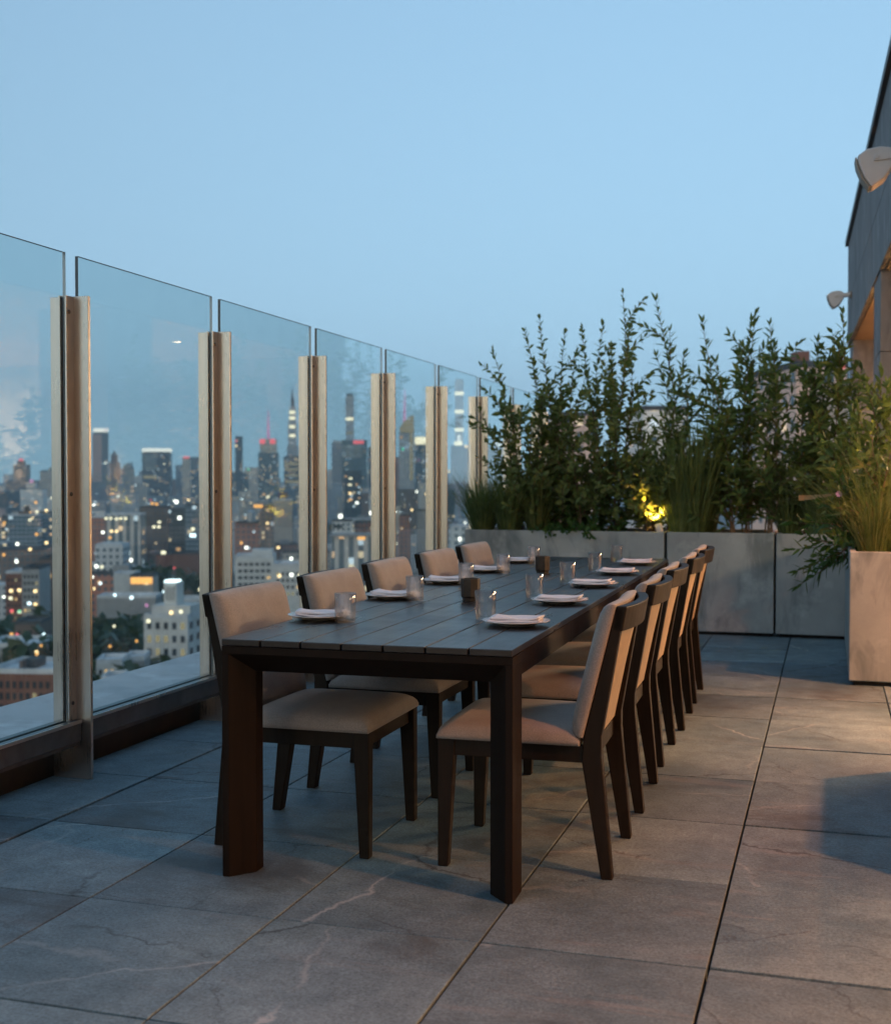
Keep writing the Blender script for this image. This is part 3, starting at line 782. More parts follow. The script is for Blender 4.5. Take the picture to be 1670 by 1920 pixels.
shr2(1662, 1000, 8.6, 'slender leafy cane plant among the forward planter grass', 16, [(1600, 870), (1640, 810), (1668, 780), (1575, 905), (1690, 830), (1620, 930)], kind='lance', mat='leaf_a', L=.15, gap=.03, nbr=(2, 4), s0=.3, stem='stem_pale', group=GB)
# trailing green mound
def mound(pxc, Y, wpx, label, seed, ztop=(.93, 1.17), over=.05):
    r = random.Random(seed); bx, _ = at_y(pxc, 990, Y); W = wpx / FPX * Y; tp = []
    for k in range(46):
        x = bx + r.uniform(-.5, .5) * W; tp.append((x, Y + r.uniform(-.22, .2), r.uniform(*ztop)))
    for k in range(16):
        x = bx + r.uniform(-.42, .42) * W; tp.append((x, Y - r.uniform(.27, .34), r.uniform(.80, .93)))
    r2 = random.Random(seed); root = empty('trailing_plant', (bx, Y, SZ)); m = MB(); sm = MB()
    for t in tp:
        b = ((t[0] - bx) * .75 + r2.uniform(-.05, .05), r2.uniform(-.12, .12), -.02)
        pts = stem_curve(b, (t[0] - bx, t[1] - Y, t[2] - SZ), r2, 6, .08)
        leafy(m, sm, pts, r2, 'round', .072, .0125, .02, .003, 4, 1.1)
    sm.build('stems', 'stem', root, True); f = m.build('foliage', 'leaf_c', root); f['kind'] = 'stuff'
    tag(root, label, 'plant')
mound(1088, 10.60, 185, 'low bright-green leafy mound spilling over the planter rim', 31)
GG = 'ornamental grasses in the planters'
def gr(px_, Y, *a_, **k_):
    bx, _ = at_y(px_, 980, Y); return grass(bx, Y, SZ, *a_, group=GG, **k_)
gr(905, 10.50, 560, .72, .62, .8, 'grass_a', 'bushy green grass tuft at the fence end of the planter', 41)
gr(955, 10.50, 560, .76, .60, .8, 'grass_a', 'green grass tuft between the fence end and the shrubs', 42)
gr(1005, 10.5, 220, .62, .45, .6, 'grass_b', 'thin straw-coloured grass tuft at the shrub feet', 43)
gr(1275, 10.50, 420, 1.10, .46, .8, 'grass_a', 'tall dark-green grass clump beside the uplight', 44, wd=.011)
gr(1305, 10.52, 460, 1.20, .46, .8, 'grass_a', 'tallest green grass clump over the middle planter', 45, wd=.011)
gr(1325, 10.72, 300, 1.25, .34, .65, 'grass_a', 'upright green grass clump against the lance-leaved shrubs', 46, wd=.011)
gr(1480, 10.6, 260, .78, .5, .9, 'grass_a', 'short green grass tuft below the pink block', 47)
gr(1535, 10.5, 260, .82, .5, 1.0, 'grass_a', 'drooping green grass tuft at the back row end', 48)
def gr2(px_, Y, *a_, **k_):
    bx, _ = at_y(px_, 1000, Y); return grass(bx, Y, SZ - .01, *a_, group=GG, **k_)
gr2(1632, 8.35, 120, .95, .75, 1.1, 'grass_b', 'yellowish arching grass at the front of the forward planter', 49, wd=.007, dirb=(-.25, -.1))
gr2(1662, 8.7, 130, 1.05, .62, 1.0, 'grass_b', 'tall straw-green grass behind in the forward planter', 50, wd=.007, dirb=(-.2, 0))
gr2(1650, 8.5, 120, .95, .85, 1.2, 'grass_a', 'dark arching grass in the forward planter', 51, wd=.015, dirb=(-.3, 0))
# aster flowers and a curled dry leaf caught in the forward planter grass
x, z = at_y(1572, 926, 8.35)
fl = empty('aster_flower', (x, 8.35, SZ)); h_ = z - SZ
MB().tube([(.04, .05, -.03), (.02, .02, h_ * .5), (0, 0, h_)], [.0025, .002, .0015], 5).build('stem', 'stem', fl)
m = MB()
for k in range(9):
    t_ = 2 * pi * k / 9; c_, s_ = cos(t_), sin(t_)
    m.add([(0, 0, h_), (.012 * c_ - .005 * s_, -.006, h_ + .012 * s_ + .005 * c_), (.024 * c_, -.009, h_ + .024 * s_), (.012 * c_ + .005 * s_, -.006, h_ + .012 * s_ - .005 * c_)], [(0, 1, 2, 3)])
m.build('petals', 'petal', fl)
tag(fl, 'small lilac aster flower on a thin stem in the forward planter', 'flower')
x, z = at_y(1497, 930, 8.6); dl = MB(); r_ = random.Random(3)
for k in range(6):
    s0_, s1_ = k / 6, (k + 1) / 6
    def q_(s_, sd): return (x + .26 * s_, 8.6 + .02 * sin(5 * s_), z - .012 + .035 * s_ * s_ + sd * (.016 * (1 - s_) ** .6 + .002))
    dl.add([q_(s0_, -1), q_(s1_, -1), q_(s1_, 1), q_(s0_, 1)], [(0, 1, 2, 3)])
o = dl.build('dry_leaf', 'dry_leaf'); tag(o, 'curled pale dry leaf hanging in the grass above the stained planter', 'leaf')
# planter uplight
def uplight(px_, Y, energy, rot, spread, label, bz=SZ):
    ux, uz = at_y(px_, 986, Y)
    up = empty('garden_uplight', (ux, Y, bz)); tag(up, label, 'lamp', 'planter uplights')
    hd = MB().lathe([(0, 0), (.026, 0), (.030, .01), (.030, .08), (.027, .082), (.027, .03), (0, .03)], 16).build('lamp_head', 'speaker_white', up, True, loc=(0, 0, .045)); hd.rotation_euler = rot
    MB().lathe([(0, .031), (.026, .031), (.026, .034), (0, .034)], 16).build('lens', 'lamp_warm', hd)
    MB().tube([(0, 0, -.03), (0, 0, .05)], .006, 8).build('stake', 'speaker_white', up)
    L = bpy.data.lights.new('uplight', 'SPOT'); L.energy = energy; L.color = (1, .47, .13); L.spot_size = radians(spread); L.spot_blend = .7; L.shadow_soft_size = .02
    lo = bpy.data.objects.new('uplight', L); COL.objects.link(lo); lo.parent = hd; lo.location = (0, 0, .09); lo.rotation_euler = (pi, 0, 0)
uplight(1238, 10.41, 62, (-.17, -.26, 0), 88, 'small pale garden spotlight on a stake at the planter joint, switched on')
uplight(1618, 10.46, 55, (-.2, -.1, 0), 90, 'garden spotlight hidden in the leaves by the canopy corner')

# ================================================================== city
GZ = -82.0
gm = N('city_ground'); pz = gm.pos()
v = gm.noise(gm.mapping(pz, (.01, .01, .01)), 1.0, 5, .6)
gm.bsdf(Base_Color=gm.mix(gm.ramp(v, .42, .58), (.022, .034, .018), (.055, .055, .056)), Roughness=.85); M['city_ground'] = gm.m
g = MB(); K = 48
vs = [(0, 0, GZ)] + [(40000 * cos(2 * pi * k / K), 40000 * sin(2 * pi * k / K), GZ) for k in range(K)]
g.add(vs, [(0, k + 1, (k + 1) % K + 1) for k in range(K)]); tag(g.build('ground', 'city_ground'), kind='structure')

def facade(name, col, glass=(.10, .15, .18), fw=3.2, fh=3.3, wfx=(.28, .76), wfz=(.30, .78), lit=.085, stren=1.0, rough=.8, warm=.7):
    a = N(name); p = a.obj(); r = a.rand()
    nrm = a.n('ShaderNodeSeparateXYZ', Vector=a.n('ShaderNodeTexCoord').outputs['Normal'])
    sp = a.n('ShaderNodeSeparateXYZ', Vector=p)
    hcoord = a.math('ADD', a.math('ADD', sp.outputs[0], sp.outputs[1]), 500.0)
    hu = a.math('DIVIDE', hcoord, fw); hv = a.math('DIVIDE', sp.outputs[2], fh)
    fu, fv = a.math('FRACT', hu), a.math('FRACT', hv)
    def band(x, lo, hi): return a.math('MULTIPLY', a.math('GREATER_THAN', x, lo), a.math('LESS_THAN', x, hi))
    wm = a.math('MULTIPLY', band(fu, *wfx), band(fv, *wfz))
    wm = a.math('MULTIPLY', wm, a.math('LESS_THAN', a.math('ABSOLUTE', nrm.outputs[2]), .5))
    cell = a.n('ShaderNodeCombineXYZ', X=a.math('FLOOR', hu), Y=a.math('FLOOR', hv), Z=a.math('MULTIPLY', r, 113.0))
    wn = a.n('ShaderNodeTexWhiteNoise', _noise_dimensions='3D', Vector=cell.outputs[0])
    lm = a.math('MULTIPLY', a.math('LESS_THAN', wn.outputs['Value'], a.math('MULTIPLY', a.ramp(r, 0, 1, .3, 1.7), lit)), wm)
    rc = a.n('ShaderNodeSeparateColor', Color=wn.outputs['Color'])
    lc = a.mix(a.math('LESS_THAN', rc.outputs[1], warm), (.80, .92, 1.0), a.mix(rc.outputs[2], (1.0, .50, .20), (1.0, .80, .50)))
    big = a.noise(p, .12, 3)
    tone = a.n('ShaderNodeCombineColor', Red=a.ramp(r, 0, 1, .72, 1.28), Green=a.ramp(r, 0, 1, .75, 1.25), Blue=a.ramp(r, 0, 1, .8, 1.2)).outputs[0]
    wall = a.mix(1.0, a.mix(a.ramp(big, .3, .7), tuple(x * 1.1 for x in col), tuple(min(.85, x * 1.55) for x in col)), tone, 'MULTIPLY')
    b = a.bsdf(Base_Color=a.mix(wm, wall, glass), Roughness=a.ramp(wm, 0, 1, rough, .25),
               Emission_Color=lc, Emission_Strength=a.math('MULTIPLY', lm, a.math('MULTIPLY', stren, a.ramp(rc.outputs[0], 0, 1, .25, 1.6))))
    a.m.cycles.emission_sampling = 'NONE'; M[name] = a.m
facade('fc_grey', (.38, .40, .42)); facade('fc_beige', (.52, .45, .37)); facade('fc_brick', (.30, .13, .09), lit=.07); facade('fc_rose', (.50, .34, .29), lit=.06)
facade('fc_brown', (.20, .14, .11), lit=.08); facade('fc_white', (.60, .60, .58), lit=.08); facade('fc_pale', (.58, .55, .52))
facade('fc_blue', (.16, .21, .25), glass=(.08, .14, .18), wfx=(.08, .94), wfz=(.2, .9), rough=.4, lit=.08)
facade('fc_dark', (.065, .08, .09), glass=(.04, .065, .085), wfx=(.06, .94), wfz=(.25, .9), rough=.35, lit=.09)
facade('fc_strip', (.42, .40, .37), wfx=(.40, .94), wfz=(.0, 1.0), fw=5.0, lit=.08)
facade('fc_band', (.33, .33, .33), wfx=(.0, 1.0), wfz=(.35, .85), lit=.10)
facade('fc_pink', (.50, .36, .30), lit=.06); facade('fc_teal', (.09, .15, .17), glass=(.06, .13, .155), wfx=(.06, .94), wfz=(.2, .92), rough=.3, lit=.08)
facade('fc_litband', (.30, .32, .27), wfx=(.0, 1.0), wfz=(.3, .8), lit=.75, stren=.10, fh=5)
def wallm(name, c): plain(name, c, .85, nscale=.4, namt=.12)
wallm('w_white', (.62, .62, .60)); wallm('w_brick', (.22, .10, .07)); wallm('w_brown', (.17, .12, .10)); wallm('w_beige', (.50, .43, .36)); wallm('w_grey', (.33, .33, .33)); wallm('w_afterglow', (.46, .33, .29)); wallm('w_dark', (.07, .08, .085))
plain('roof_pale', (.60, .62, .64), .85, nscale=.3, namt=.25); plain('roof_dark', (.07, .075, .08), .85, nscale=.3, namt=.3)
plain('win_dark', (.03, .04, .05), .2); plain('tank_wood', (.12, .08, .05), .9); plain('tank_steel', (.45, .47, .50), .4, .5)
for nm, c, s_ in (('l_white', (1, .94, .82), 1.5), ('l_warm', (1, .66, .32), 1.1), ('l_cool', (.8, .95, 1), 1.2), ('l_red', (1, .14, .16), .5), ('l_pink', (1, .42, .75), .24), ('l_green', (.1, 1, .55), .4), ('l_cream', (1, .86, .58), .7), ('l_crown', (1, .95, .85), .45), ('l_orange', (1, .45, .12), .6), ('l_dim', (1, .80, .45), .12), ('l_teal', (.1, .8, .8), .25), ('l_lamp', (1, .6, .25), .3)):
    emit(nm, c, s_, False)
footprints = []; heroes = []
import re
def short(l): return re.split(r' (with|beside|next|topped|under|left|right|between|behind|below|beyond|half|in|at|on|of|just|rising|glimpsed|before|among|where|by)\b', l)[0]
def near_hero(px_, d):
    h = min(heroes, key=lambda q: abs(q[0] - px_) / 40 + abs(math.log(q[1] / d)) * 1.5)
    return ('behind' if d > h[1] * 1.05 else 'in front of' if d < h[1] * .95 else 'beside') + ' the ' + h[2]
LOOK = {'fc_grey': 'grey', 'fc_beige': 'beige', 'fc_brick': 'red brick', 'fc_brown': 'brown', 'fc_white': 'white', 'fc_pale': 'pale stone', 'fc_blue': 'blue-grey', 'fc_dark': 'dark glass', 'fc_strip': 'vertically striped', 'fc_band': 'ribbon-windowed', 'fc_teal': 'teal glass', 'fc_rose': 'rose-coloured'}
def pxdir(px_):
    r_ = ray(px_, 900.0); v_ = Vector((r_.x, r_.y, 0)); return v_ / (v_.dot(Vector((-sin(YAW), cos(YAW), 0))))
def zpx(py_, d): return EYE + (900.0 - py_) / FPX * d
class B:
    """a building: front width given by view lines at its real distance d, standing on the ground"""
    def __init__(s, x0, x1, ytop, d, mat, depth=None, name='city_building', label=None, rot=0.0, roof='roof_dark', group=None, parapet=True, base=None):
        s.d = d; s.w = (x1 - x0) / FPX * d; s.dep = depth or max(14, s.w * .8); s.H = zpx(ytop, d) - GZ; s.xc = (x0 + x1) / 2
        p = pxdir(s.xc) * d
        s.root = empty(name, (p.x, p.y, GZ), YAW + rot)
        m = MB(); m.box(-s.w / 2, s.w / 2, 0, s.dep, 0, s.H)
        m.build('wall', mat, s.root)
        m = MB(); t = .35; hh = 1.0
        if parapet:
            m.box(-s.w / 2 + .05, s.w / 2 - .05, .05, .05 + t, s.H, s.H + hh); m.box(-s.w / 2 + .05, s.w / 2 - .05, s.dep - .05 - t, s.dep - .05, s.H, s.H + hh)
            m.box(-s.w / 2 + .05, -s.w / 2 + .05 + t, .05 + t, s.dep - .05 - t, s.H, s.H + hh); m.box(s.w / 2 - .05 - t, s.w / 2 - .05, .05 + t, s.dep - .05 - t, s.H, s.H + hh)
        m.box(-s.w / 2 + .05 + t, s.w / 2 - .05 - t, .05 + t, s.dep - .05 - t, s.H, s.H + .12)
        s.roof = m.build('roof', roof, s.root)
        footprints.append((x0 - 3, x1 + 3, d - 4, d + s.dep + 6))
        if not group: heroes.append((s.xc, d, short(label)))
        tag(s.root, label, 'building', group)
    def X(s, px_): return (px_ - s.xc) / FPX * s.d
    def Z(s, py_): return zpx(py_, s.d) - GZ
    def part(s, name, x0, x1, y1, y0, mat, fy=0.0, dep=None, parent=None):
        """box by view lines: x range, upper line y1, lower line y0; standing fy metres behind the front face"""
        dep = dep if dep is not None else s.dep * .7
        o = MB().box(s.X(x0), s.X(x1), fy, fy + dep, s.Z(y0), s.Z(y1)).build(name, mat, parent or s.root); return o
    def light(s, px_, py_, size=1.6, mat='l_warm', asp=1.0, name='lit_window'):
        x, z = s.X(px_), s.Z(py_); hx = size * .27 * asp; hz = size * .27
        MB().box(x - hx, x + hx, -.12, -.02, z - hz, z + hz).build(name, mat, s.root)
    def windows(s, nx, nz, z0, z1, x0f=.06, x1f=.94, wf=.5, hf=.5, litp=.1, r=None, side=False):
        r = r or RNG; dx = s.w * (x1f - x0f) / nx; dz = (z1 - z0) / nz
        key = (round(dx * wf, 3), round(dz * hf, 3))
        mes = {}
        for mt in ('win_dark', 'l_dim', 'l_lamp'):
            mm = MB(); mm.box(-dx * wf / 2, dx * wf / 2, -.05, .12, -dz * hf / 2, dz * hf / 2); mes[mt] = mm.mesh('window', mt)
        for i in range(nx):
            for j in range(nz):
                q = r.random(); mt = 'win_dark' if q > litp else r.choice(('l_dim', 'l_dim', 'l_lamp'))
                mkobj('window', mes[mt], s.root, loc=(-s.w / 2 + s.w * x0f + dx * (i + .5), 0, z0 + dz * (j + .5)))
        if side:
            n2 = max(1, int(s.dep / 4.5)); dy = s.dep / n2
            mm = MB(); mm.box(-.12, .05, -dy * .22, dy * .22, -dz * hf / 2, dz * hf / 2); md = mm.mesh('window', 'win_dark')
            for i in range(n2):
                for j in range(nz):
                    for sg in (1,):
                        mkobj('window', md, s.root, loc=(s.w / 2, dy * (i + .5), z0 + dz * (j + .5)))
def tank(b, px_, fy, mat='tank_wood', rr=2.2, hh=4.0, leg=2.5):
    m = MB(); x = b.X(px_); z = b.H
    m.lathe([(0, z + leg), (rr, z + leg), (rr, z + leg + hh), (rr * .9, z + leg + hh + .2), (0, z + leg + hh + rr * .7)], 14, (x, fy, 0))
    for sx in (-1, 1):
        for sy in (-1, 1): m.box(x + sx * rr * .6 - .12, x + sx * rr * .6 + .12, fy + sy * rr * .6 - .12, fy + sy * rr * .6 + .12, z, z + leg)
    m.build('water_tank', mat, b.root)

# ---- towers of the skyline
t = B(176, 203, 811, 2600, 'fc_teal', 30, 'skyscraper', 'slab tower with a bright white lit crown and west face painted in pink afterglow', .25)
t.part('crown_light', 176, 203, 803, 811, 'l_crown', .5, 20); t.part('afterglow_face', 174, 191, 814, 930, 'w_afterglow', -1.2, 1.0); t.light(198, 868, 5, 'l_white'); t.light(199, 806, 6, 'l_pink')  # pink slab on the west side: afterglow put into the wall colour
t = B(205, 224, 868, 2800, 'fc_brown', 24, 'skyscraper', 'brown stepped tower with a small pointed top beside the white-crowned slab', .2)
t.part('upper_stage', 208, 220, 852, 868, 'w_brown', 3, 14); t.part('pinnacle', 212, 216, 846, 852, 'w_brown', 6, 5)
t = B(229, 251, 880, 2700, 'fc_beige', 24, 'skyscraper', 'short beige tower with a thin roof mast', .2); t.part('upper_stage', 232, 246, 872, 880, 'fc_beige', 3, 12); t.part('mast', 246, 248, 866, 880, 'w_dark', 3, 3)
t = B(267, 319, 848, 2400, 'fc_dark', 36, 'skyscraper', 'broad dark glass tower topped by a wide glowing white crown', .12)
t.part('crown_light', 267, 319, 840.5, 848, 'l_crown', .5, 30)
t.part('lit_face', 269, 294, 851, 880, 'fc_litband', -.6, .5); 
for (x_, y_) in ((274, 862), (280, 858), (286, 868), (290, 855), (283, 876), (308, 870)): t.light(x_, y_, 5, 'l_cream')
t.part('lit_band', 270, 294, 892, 897, 'l_dim', -.7, .5)
t = B(329, 346, 873, 2500, 'fc_grey', 22, 'skyscraper', 'plain grey tower left of the cream tapering one', .2)
t = B(342, 356, 860, 2350, 'fc_beige', 22, 'skyscraper', 'cream tower with a red beacon floor at its top', .1); t.part('red_top', 344, 354, 856, 861, 'l_red', .5, 10)
t = B(356, 380, 858, 2450, 'fc_blue', 26, 'skyscraper', 'grey-blue tower with pale louvred top beside the cream one', .1)
t = B(12, 74, 902, 2300, 'fc_brown', 30, 'skyscraper', 'wide brown setback block under the red-capped tower', .1)
t = B(25, 49, 872, 2310, 'fc_brown', 24, 'skyscraper', 'brown stone tower with a red-lit dome', .0); t.part('dome', 31, 43, 864, 872, 'w_brown', 4, 12); t.part('beacon', 34, 40, 860, 864, 'l_red', 6, 5)
t = B(75, 98, 884, 2100, 'fc_beige', 22, 'skyscraper', 'pale cream block just left of the first steel post', .1)
t = B(38, 80, 918, 1700, 'fc_white', 26, 'city_building', 'white gabled block with a pink roof beacon', .1); t.part('upper_stage', 48, 66, 905, 918, 'w_white', 4, 12); t.part('beacon', 54, 59, 899, 905, 'l_pink', 6, 5)
t = B(441, 455, 819, 2500, 'fc_dark', 26, 'skyscraper', 'slim dark slab tower next to the second steel post', .15); t.light(443, 827, 7, 'l_red'); t.light(443, 836, 6, 'l_warm')
t = B(484, 521, 850, 2600, 'fc_teal', 36, 'skyscraper', 'teal office tower with red-lit corners and a pink antenna', .05)
t.part('crown', 487, 518, 823, 850, 'fc_litband', 2, 26); t.part('red_corner', 487, 497, 823, 832, 'l_red', 1.2, 4); t.part('red_corner', 506, 516, 823, 832, 'l_red', 1.2, 4)
m = MB(); m.tube([(0, 10, t.Z(823)), (0, 10, t.Z(800)), (0, 10, t.Z(768))], [3.2, 2.4, .7], 8); m.build('antenna', 'l_pink', t.root)
t = B(532, 574, 856, 2500, 'fc_dark', 40, 'skyscraper', 'broad lit-banded base block of the tall needle tower', .05)
for (y0_, y1_) in ((868, 872), (878, 882), (890, 893), (901, 905)): t.part('lit_band', 534, 566, y0_, y1_, 'l_dim', -.6, .5)
t = B(538, 557, 838, 2560, 'fc_grey', 20, 'skyscraper', 'tall stepped needle tower with lit bands and dark spire', 0)
t.part('shaft', 540, 555, 790, 838, 'fc_grey', 2, 15); t.part('upper_stage', 542, 553.5, 762, 790, 'fc_grey', 3, 11); t.part('spire_base', 545, 551, 748, 762, 'w_dark', 5, 7)
m = MB(); m.tube([(0, 8, t.Z(748)), (0, 8, t.Z(735)), (0, 8, t.Z(722))], [2.6, 1.3, .3], 8); m.build('spire', 'w_dark', t.root)
for y_ in (773, 784, 800, 817): t.part('lit_band', 542.5, 553, y_ - 2.6, y_ + 2.6, 'l_cream', 1.4, .5)
t = B(622, 641, 832, 2500, 'fc_grey', 24, 'skyscraper', 'grey tower with pale top left of the pink-signed one', .1); t.part('pale_top', 624, 640, 826, 832, 'w_white', 1, 14)
t = B(641, 688, 826, 2450, 'fc_teal', 34, 'skyscraper', 'dark office tower with a glowing pink roof sign', .06); t.part('pink_sign', 662, 682, 826, 832, 'l_red', -.8, .6); t.part('lit_face', 642, 678, 834, 858, 'fc_litband', -.6, .5)
t = B(648, 663, 742, 2900, 'fc_grey', 16, 'skyscraper', 'very slender supertall with two bright lit floors and open crown', .0); t.part('lit_band', 648.5, 662.5, 783, 788.5, 'l_cream', -.6, .5); t.part('lit_band', 649, 662, 810, 813, 'l_dim', -.6, .5); t.part('crown', 650, 661, 738, 742, 'w_dark', 3, 8)
t = B(646, 678, 884, 1500, 'fc_dark', 24, 'city_building', 'dark mid-distance block with a column of warm windows', .2)
for (x_, y_, m_) in ((657, 897, 'l_cream'), (656, 909, 'l_cream'), (656, 925, 'l_warm'), (657, 937, 'l_orange'), (669, 943, 'l_white')): t.light(x_, y_, 4.5, m_, 1.6)
t = B(690, 706, 838, 2500, 'fc_blue', 20, 'skyscraper', 'blue-grey tower with a teal beacon', .1); t.light(697, 839, 7, 'l_teal'); t.light(702, 861, 7, 'l_cream'); t.light(701, 870, 6, 'l_warm')
t = B(748, 776, 812, 2450, 'fc_pale', 26, 'skyscraper', 'angular tower with slanted cream-lit crown and pink mast', .0)
m = MB(); m.prism([(t.X(749), t.Z(812)), (t.X(776), t.Z(812)), (t.X(775), t.Z(778)), (t.X(769), t.Z(780)), (t.X(757), t.Z(790)), (t.X(749), t.Z(802))], 'y', 2, 18); m.build('slanted_crown', 'l_dim', t.root)
t.part('lit_edge', 768, 774, 790, 900, 'l_dim', -.6, .5)
m = MB(); m.tube([(t.X(758), 8, t.Z(792)), (t.X(758), 8, t.Z(765)), (t.X(759), 8, t.Z(730))], [3.5, 2.4, .7], 8); m.build('mast', 'l_pink', t.root)
t.light(755, 842, 8, 'l_green'); t.light(752, 820, 6, 'l_orange')
t = B(778, 804, 834, 2500, 'fc_blue', 26, 'skyscraper', 'blue tower with a glowing white billboard top', .05); t.part('lit_sign', 778, 804, 819, 834, 'l_cream', 1, 16); t.light(785, 863, 6, 'l_pink')
t = B(853, 868.5, 712, 2800, 'fc_pale', 18, 'skyscraper', 'square supertall pencil tower with three glowing bands', 0)
for y_ in (738, 772, 806): t.part('lit_band', 852.5, 869, y_ - 3, y_ + 3, 'l_cream', -.6, .5)
t = B(846, 886, 836, 2500, 'fc_beige', 28, 'skyscraper', 'warm-lit crowned block at the foot of the pencil tower', .05); t.part('lit_crown', 852, 867, 828, 837, 'l_cream', 1, 10); t.part('cupola', 857, 864, 816, 828, 'l_crown', 2, 5); t.light(873, 837, 8, 'l_warm'); t.light(880, 840, 8, 'l_warm')
t = B(916, 946, 838, 2400, 'fc_beige', 28, 'skyscraper', 'pale block with a round white lit dome near the shrubs', .05); t.part('lit_dome', 930, 943, 829, 838, 'l_crown', 2, 10)

# ---- middle distance
t = B(511, 548, 938, 1000, 'w_beige', 22, 'city_building', 'blank beige windowless tower between second and third posts', .12, 'roof_pale')
t = B(440, 486, 982, 760, 'fc_brick', 20, 'city_building', 'red brick block with a silver water tank behind it', .15); tank(t, 470, 8, 'tank_steel', 2.6, 6, 1)
for (x_, y_, m_) in ((461, 1027, 'l_white'), (452, 1018, 'l_orange')): t.light(x_, y_, 3.0, m_)
t = B(486, 512, 950, 900, 'fc_brown', 20, 'city_building', 'dark brown block with an orange lit roof terrace', .1); t.light(484, 949, 4, 'l_orange', 3); t.light(501, 981, 3, 'l_warm')
t = B(198, 262, 966, 820, 'fc_strip', 26, 'city_building', 'apartment slab with vertical dark strips and lit top floor', .1, 'roof_pale')
for x_ in (199, 208, 218, 226, 235): t.light(x_, 971 + (x_ % 3), 2.6, 'l_cream', 1.2)
for (x_, y_, m_) in ((209, 996, 'l_warm'), (218, 996, 'l_warm'), (193, 998, 'l_white'), (227, 1024, 'l_white'), (233, 1028, 'l_warm'), (206, 1008, 'l_orange')): t.light(x_, y_, 2.8, m_, 1.2)
t = B(262, 316, 952, 880, 'fc_brown', 24, 'city_building', 'brown brick slab with three cream windows', .15)
for (x_, y_, m_) in ((298, 979, 'l_cream'), (288, 988, 'l_cream'), (297, 988, 'l_cream'), (285, 944, 'l_orange'), (293, 945, 'l_orange')): t.light(x_, y_, 3.2, m_, 1.2)
t = B(316, 347, 956, 860, 'fc_dark', 24, 'city_building', 'dark slab with one bright white window', .1); t.light(336, 971, 4.2, 'l_white')
t = B(347, 376, 948, 840, 'fc_blue', 22, 'city_building', 'pale blue twin-ribbed block beside the second post', .1); t.light(361, 992, 4, 'l_cream'); t.light(361, 1004, 4, 'l_cool', 1.8); t.light(331, 941, 4, 'l_white')
t = B(178, 229, 1024, 620, 'fc_white', 22, 'city_building', 'rounded white block with a low drum roof', .1, 'roof_pale'); t.part('upper_stage', 186, 222, 1019, 1024, 'w_white', 3, 12)
t.light(180, 1062, 2.6, 'l_white'); t.light(190, 1063, 2.4, 'l_cream'); 
t = B(292, 372, 1040, 700, 'w_brick', 20, 'city_building', 'long red brick gymnasium with rounded roof behind the trees', .1, 'roof_dark'); t.light(306, 1036, 3.2, 'l_cream', 1.5); t.light(245, 1050, 3.6, 'l_white')
t = B(0, 96, 1032, 700, 'fc_brown', 30, 'city_building', 'broad brown block with dark flat roof left of the first post', .1); 
for (x_, y_, m_) in ((7, 980, 'l_orange'), (30, 993, 'l_white'), (20, 1011, 'l_orange'), (55, 970, 'l_warm'), (67, 942, 'l_orange'), (85, 958, 'l_warm'), (32, 960, 'l_white')): t.light(x_, y_ + 60, 2.8, m_)
t = B(3, 62, 968, 1050, 'fc_dark', 24, 'city_building', 'dark midrise with scattered pink and orange windows', .1)
for (x_, y_, m_) in ((8, 980, 'l_orange'), (31, 994, 'l_white'), (55, 969, 'l_warm'), (20, 1011, 'l_orange'), (56, 1010, 'l_red'), (18, 998, 'l_cool')): t.light(x_, y_, 3.6, m_)
t = B(62, 97, 962, 1100, 'fc_blue', 24, 'city_building', 'grey-blue midrise with two warm roof lights', .1)
for (x_, y_, m_) in ((67, 942, 'l_orange'), (86, 957, 'l_warm'), (69, 960, 'l_cream')): t.light(x_, y_, 4, m_)
t = B(9, 40, 1076, 460, 'w_brick', 18, 'apartment_building', 'red brick apartment house with glowing yellow windows', .1, 'roof_pale')
t.windows(4, 9, t.Z(1190), t.Z(1082), litp=.3)
for (x_, y_, m_) in ((19, 1108, 'l_warm'), (18, 1122, 'l_cream'), (34, 1107, 'l_warm'), (20, 1146, 'l_red'), (34, 1148, 'l_cream')): t.light(x_, y_, 1.9, m_, 1.2)
t = B(40, 72, 1068, 440, 'w_grey', 18, 'apartment_building', 'grey apartment house with dark balconies beside the brick one', .1, 'roof_dark')
t.windows(4, 9, t.Z(1190), t.Z(1075), wf=.6, litp=.12)
for (x_, y_, m_) in ((64, 1109, 'l_warm'), (53, 1132, 'l_cool'), (64, 1134, 'l_warm')): t.light(x_, y_, 1.7, m_, 1.3)
t = B(72, 98, 1050, 470, 'w_brown', 18, 'apartment_building', 'brown apartment house half behind the first post', .1); t.windows(3, 9, t.Z(1190), t.Z(1058), litp=.15)
t = B(26, 74, 1172, 330, 'w_brown', 14, 'apartment_building', 'squat brown brick tower below the grey apartments', .1); t.windows(4, 4, t.Z(1225), t.Z(1180), litp=.1); t.light(20, 1190, 1.5, 'l_orange'); t.light(30, 1191, 1.4, 'l_red')
t = B(-30, 102, 1265, 235, 'w_brick', 16, 'apartment_building', 'low red brick row with pale flat roof beyond the coping', -.08, 'roof_pale', base=1)
t.windows(9, 3, t.Z(1340), t.Z(1275), wf=.55, hf=.6, litp=.08); t.part('chimney', 20, 26, 1245, 1265, 'w_brown', 3, 2); t.part('bulkhead', 14, 40, 1246, 1262, 'w_dark', 6, 5)
t = B(-40, 70, 1215, 300, 'w_grey', 16, 'apartment_building', 'low grey flat-roofed row behind the near brick row', 0, 'roof_pale'); t.light(66, 1224, 1.3, 'l_warm'); t.light(75, 1212, 1.2, 'l_orange')
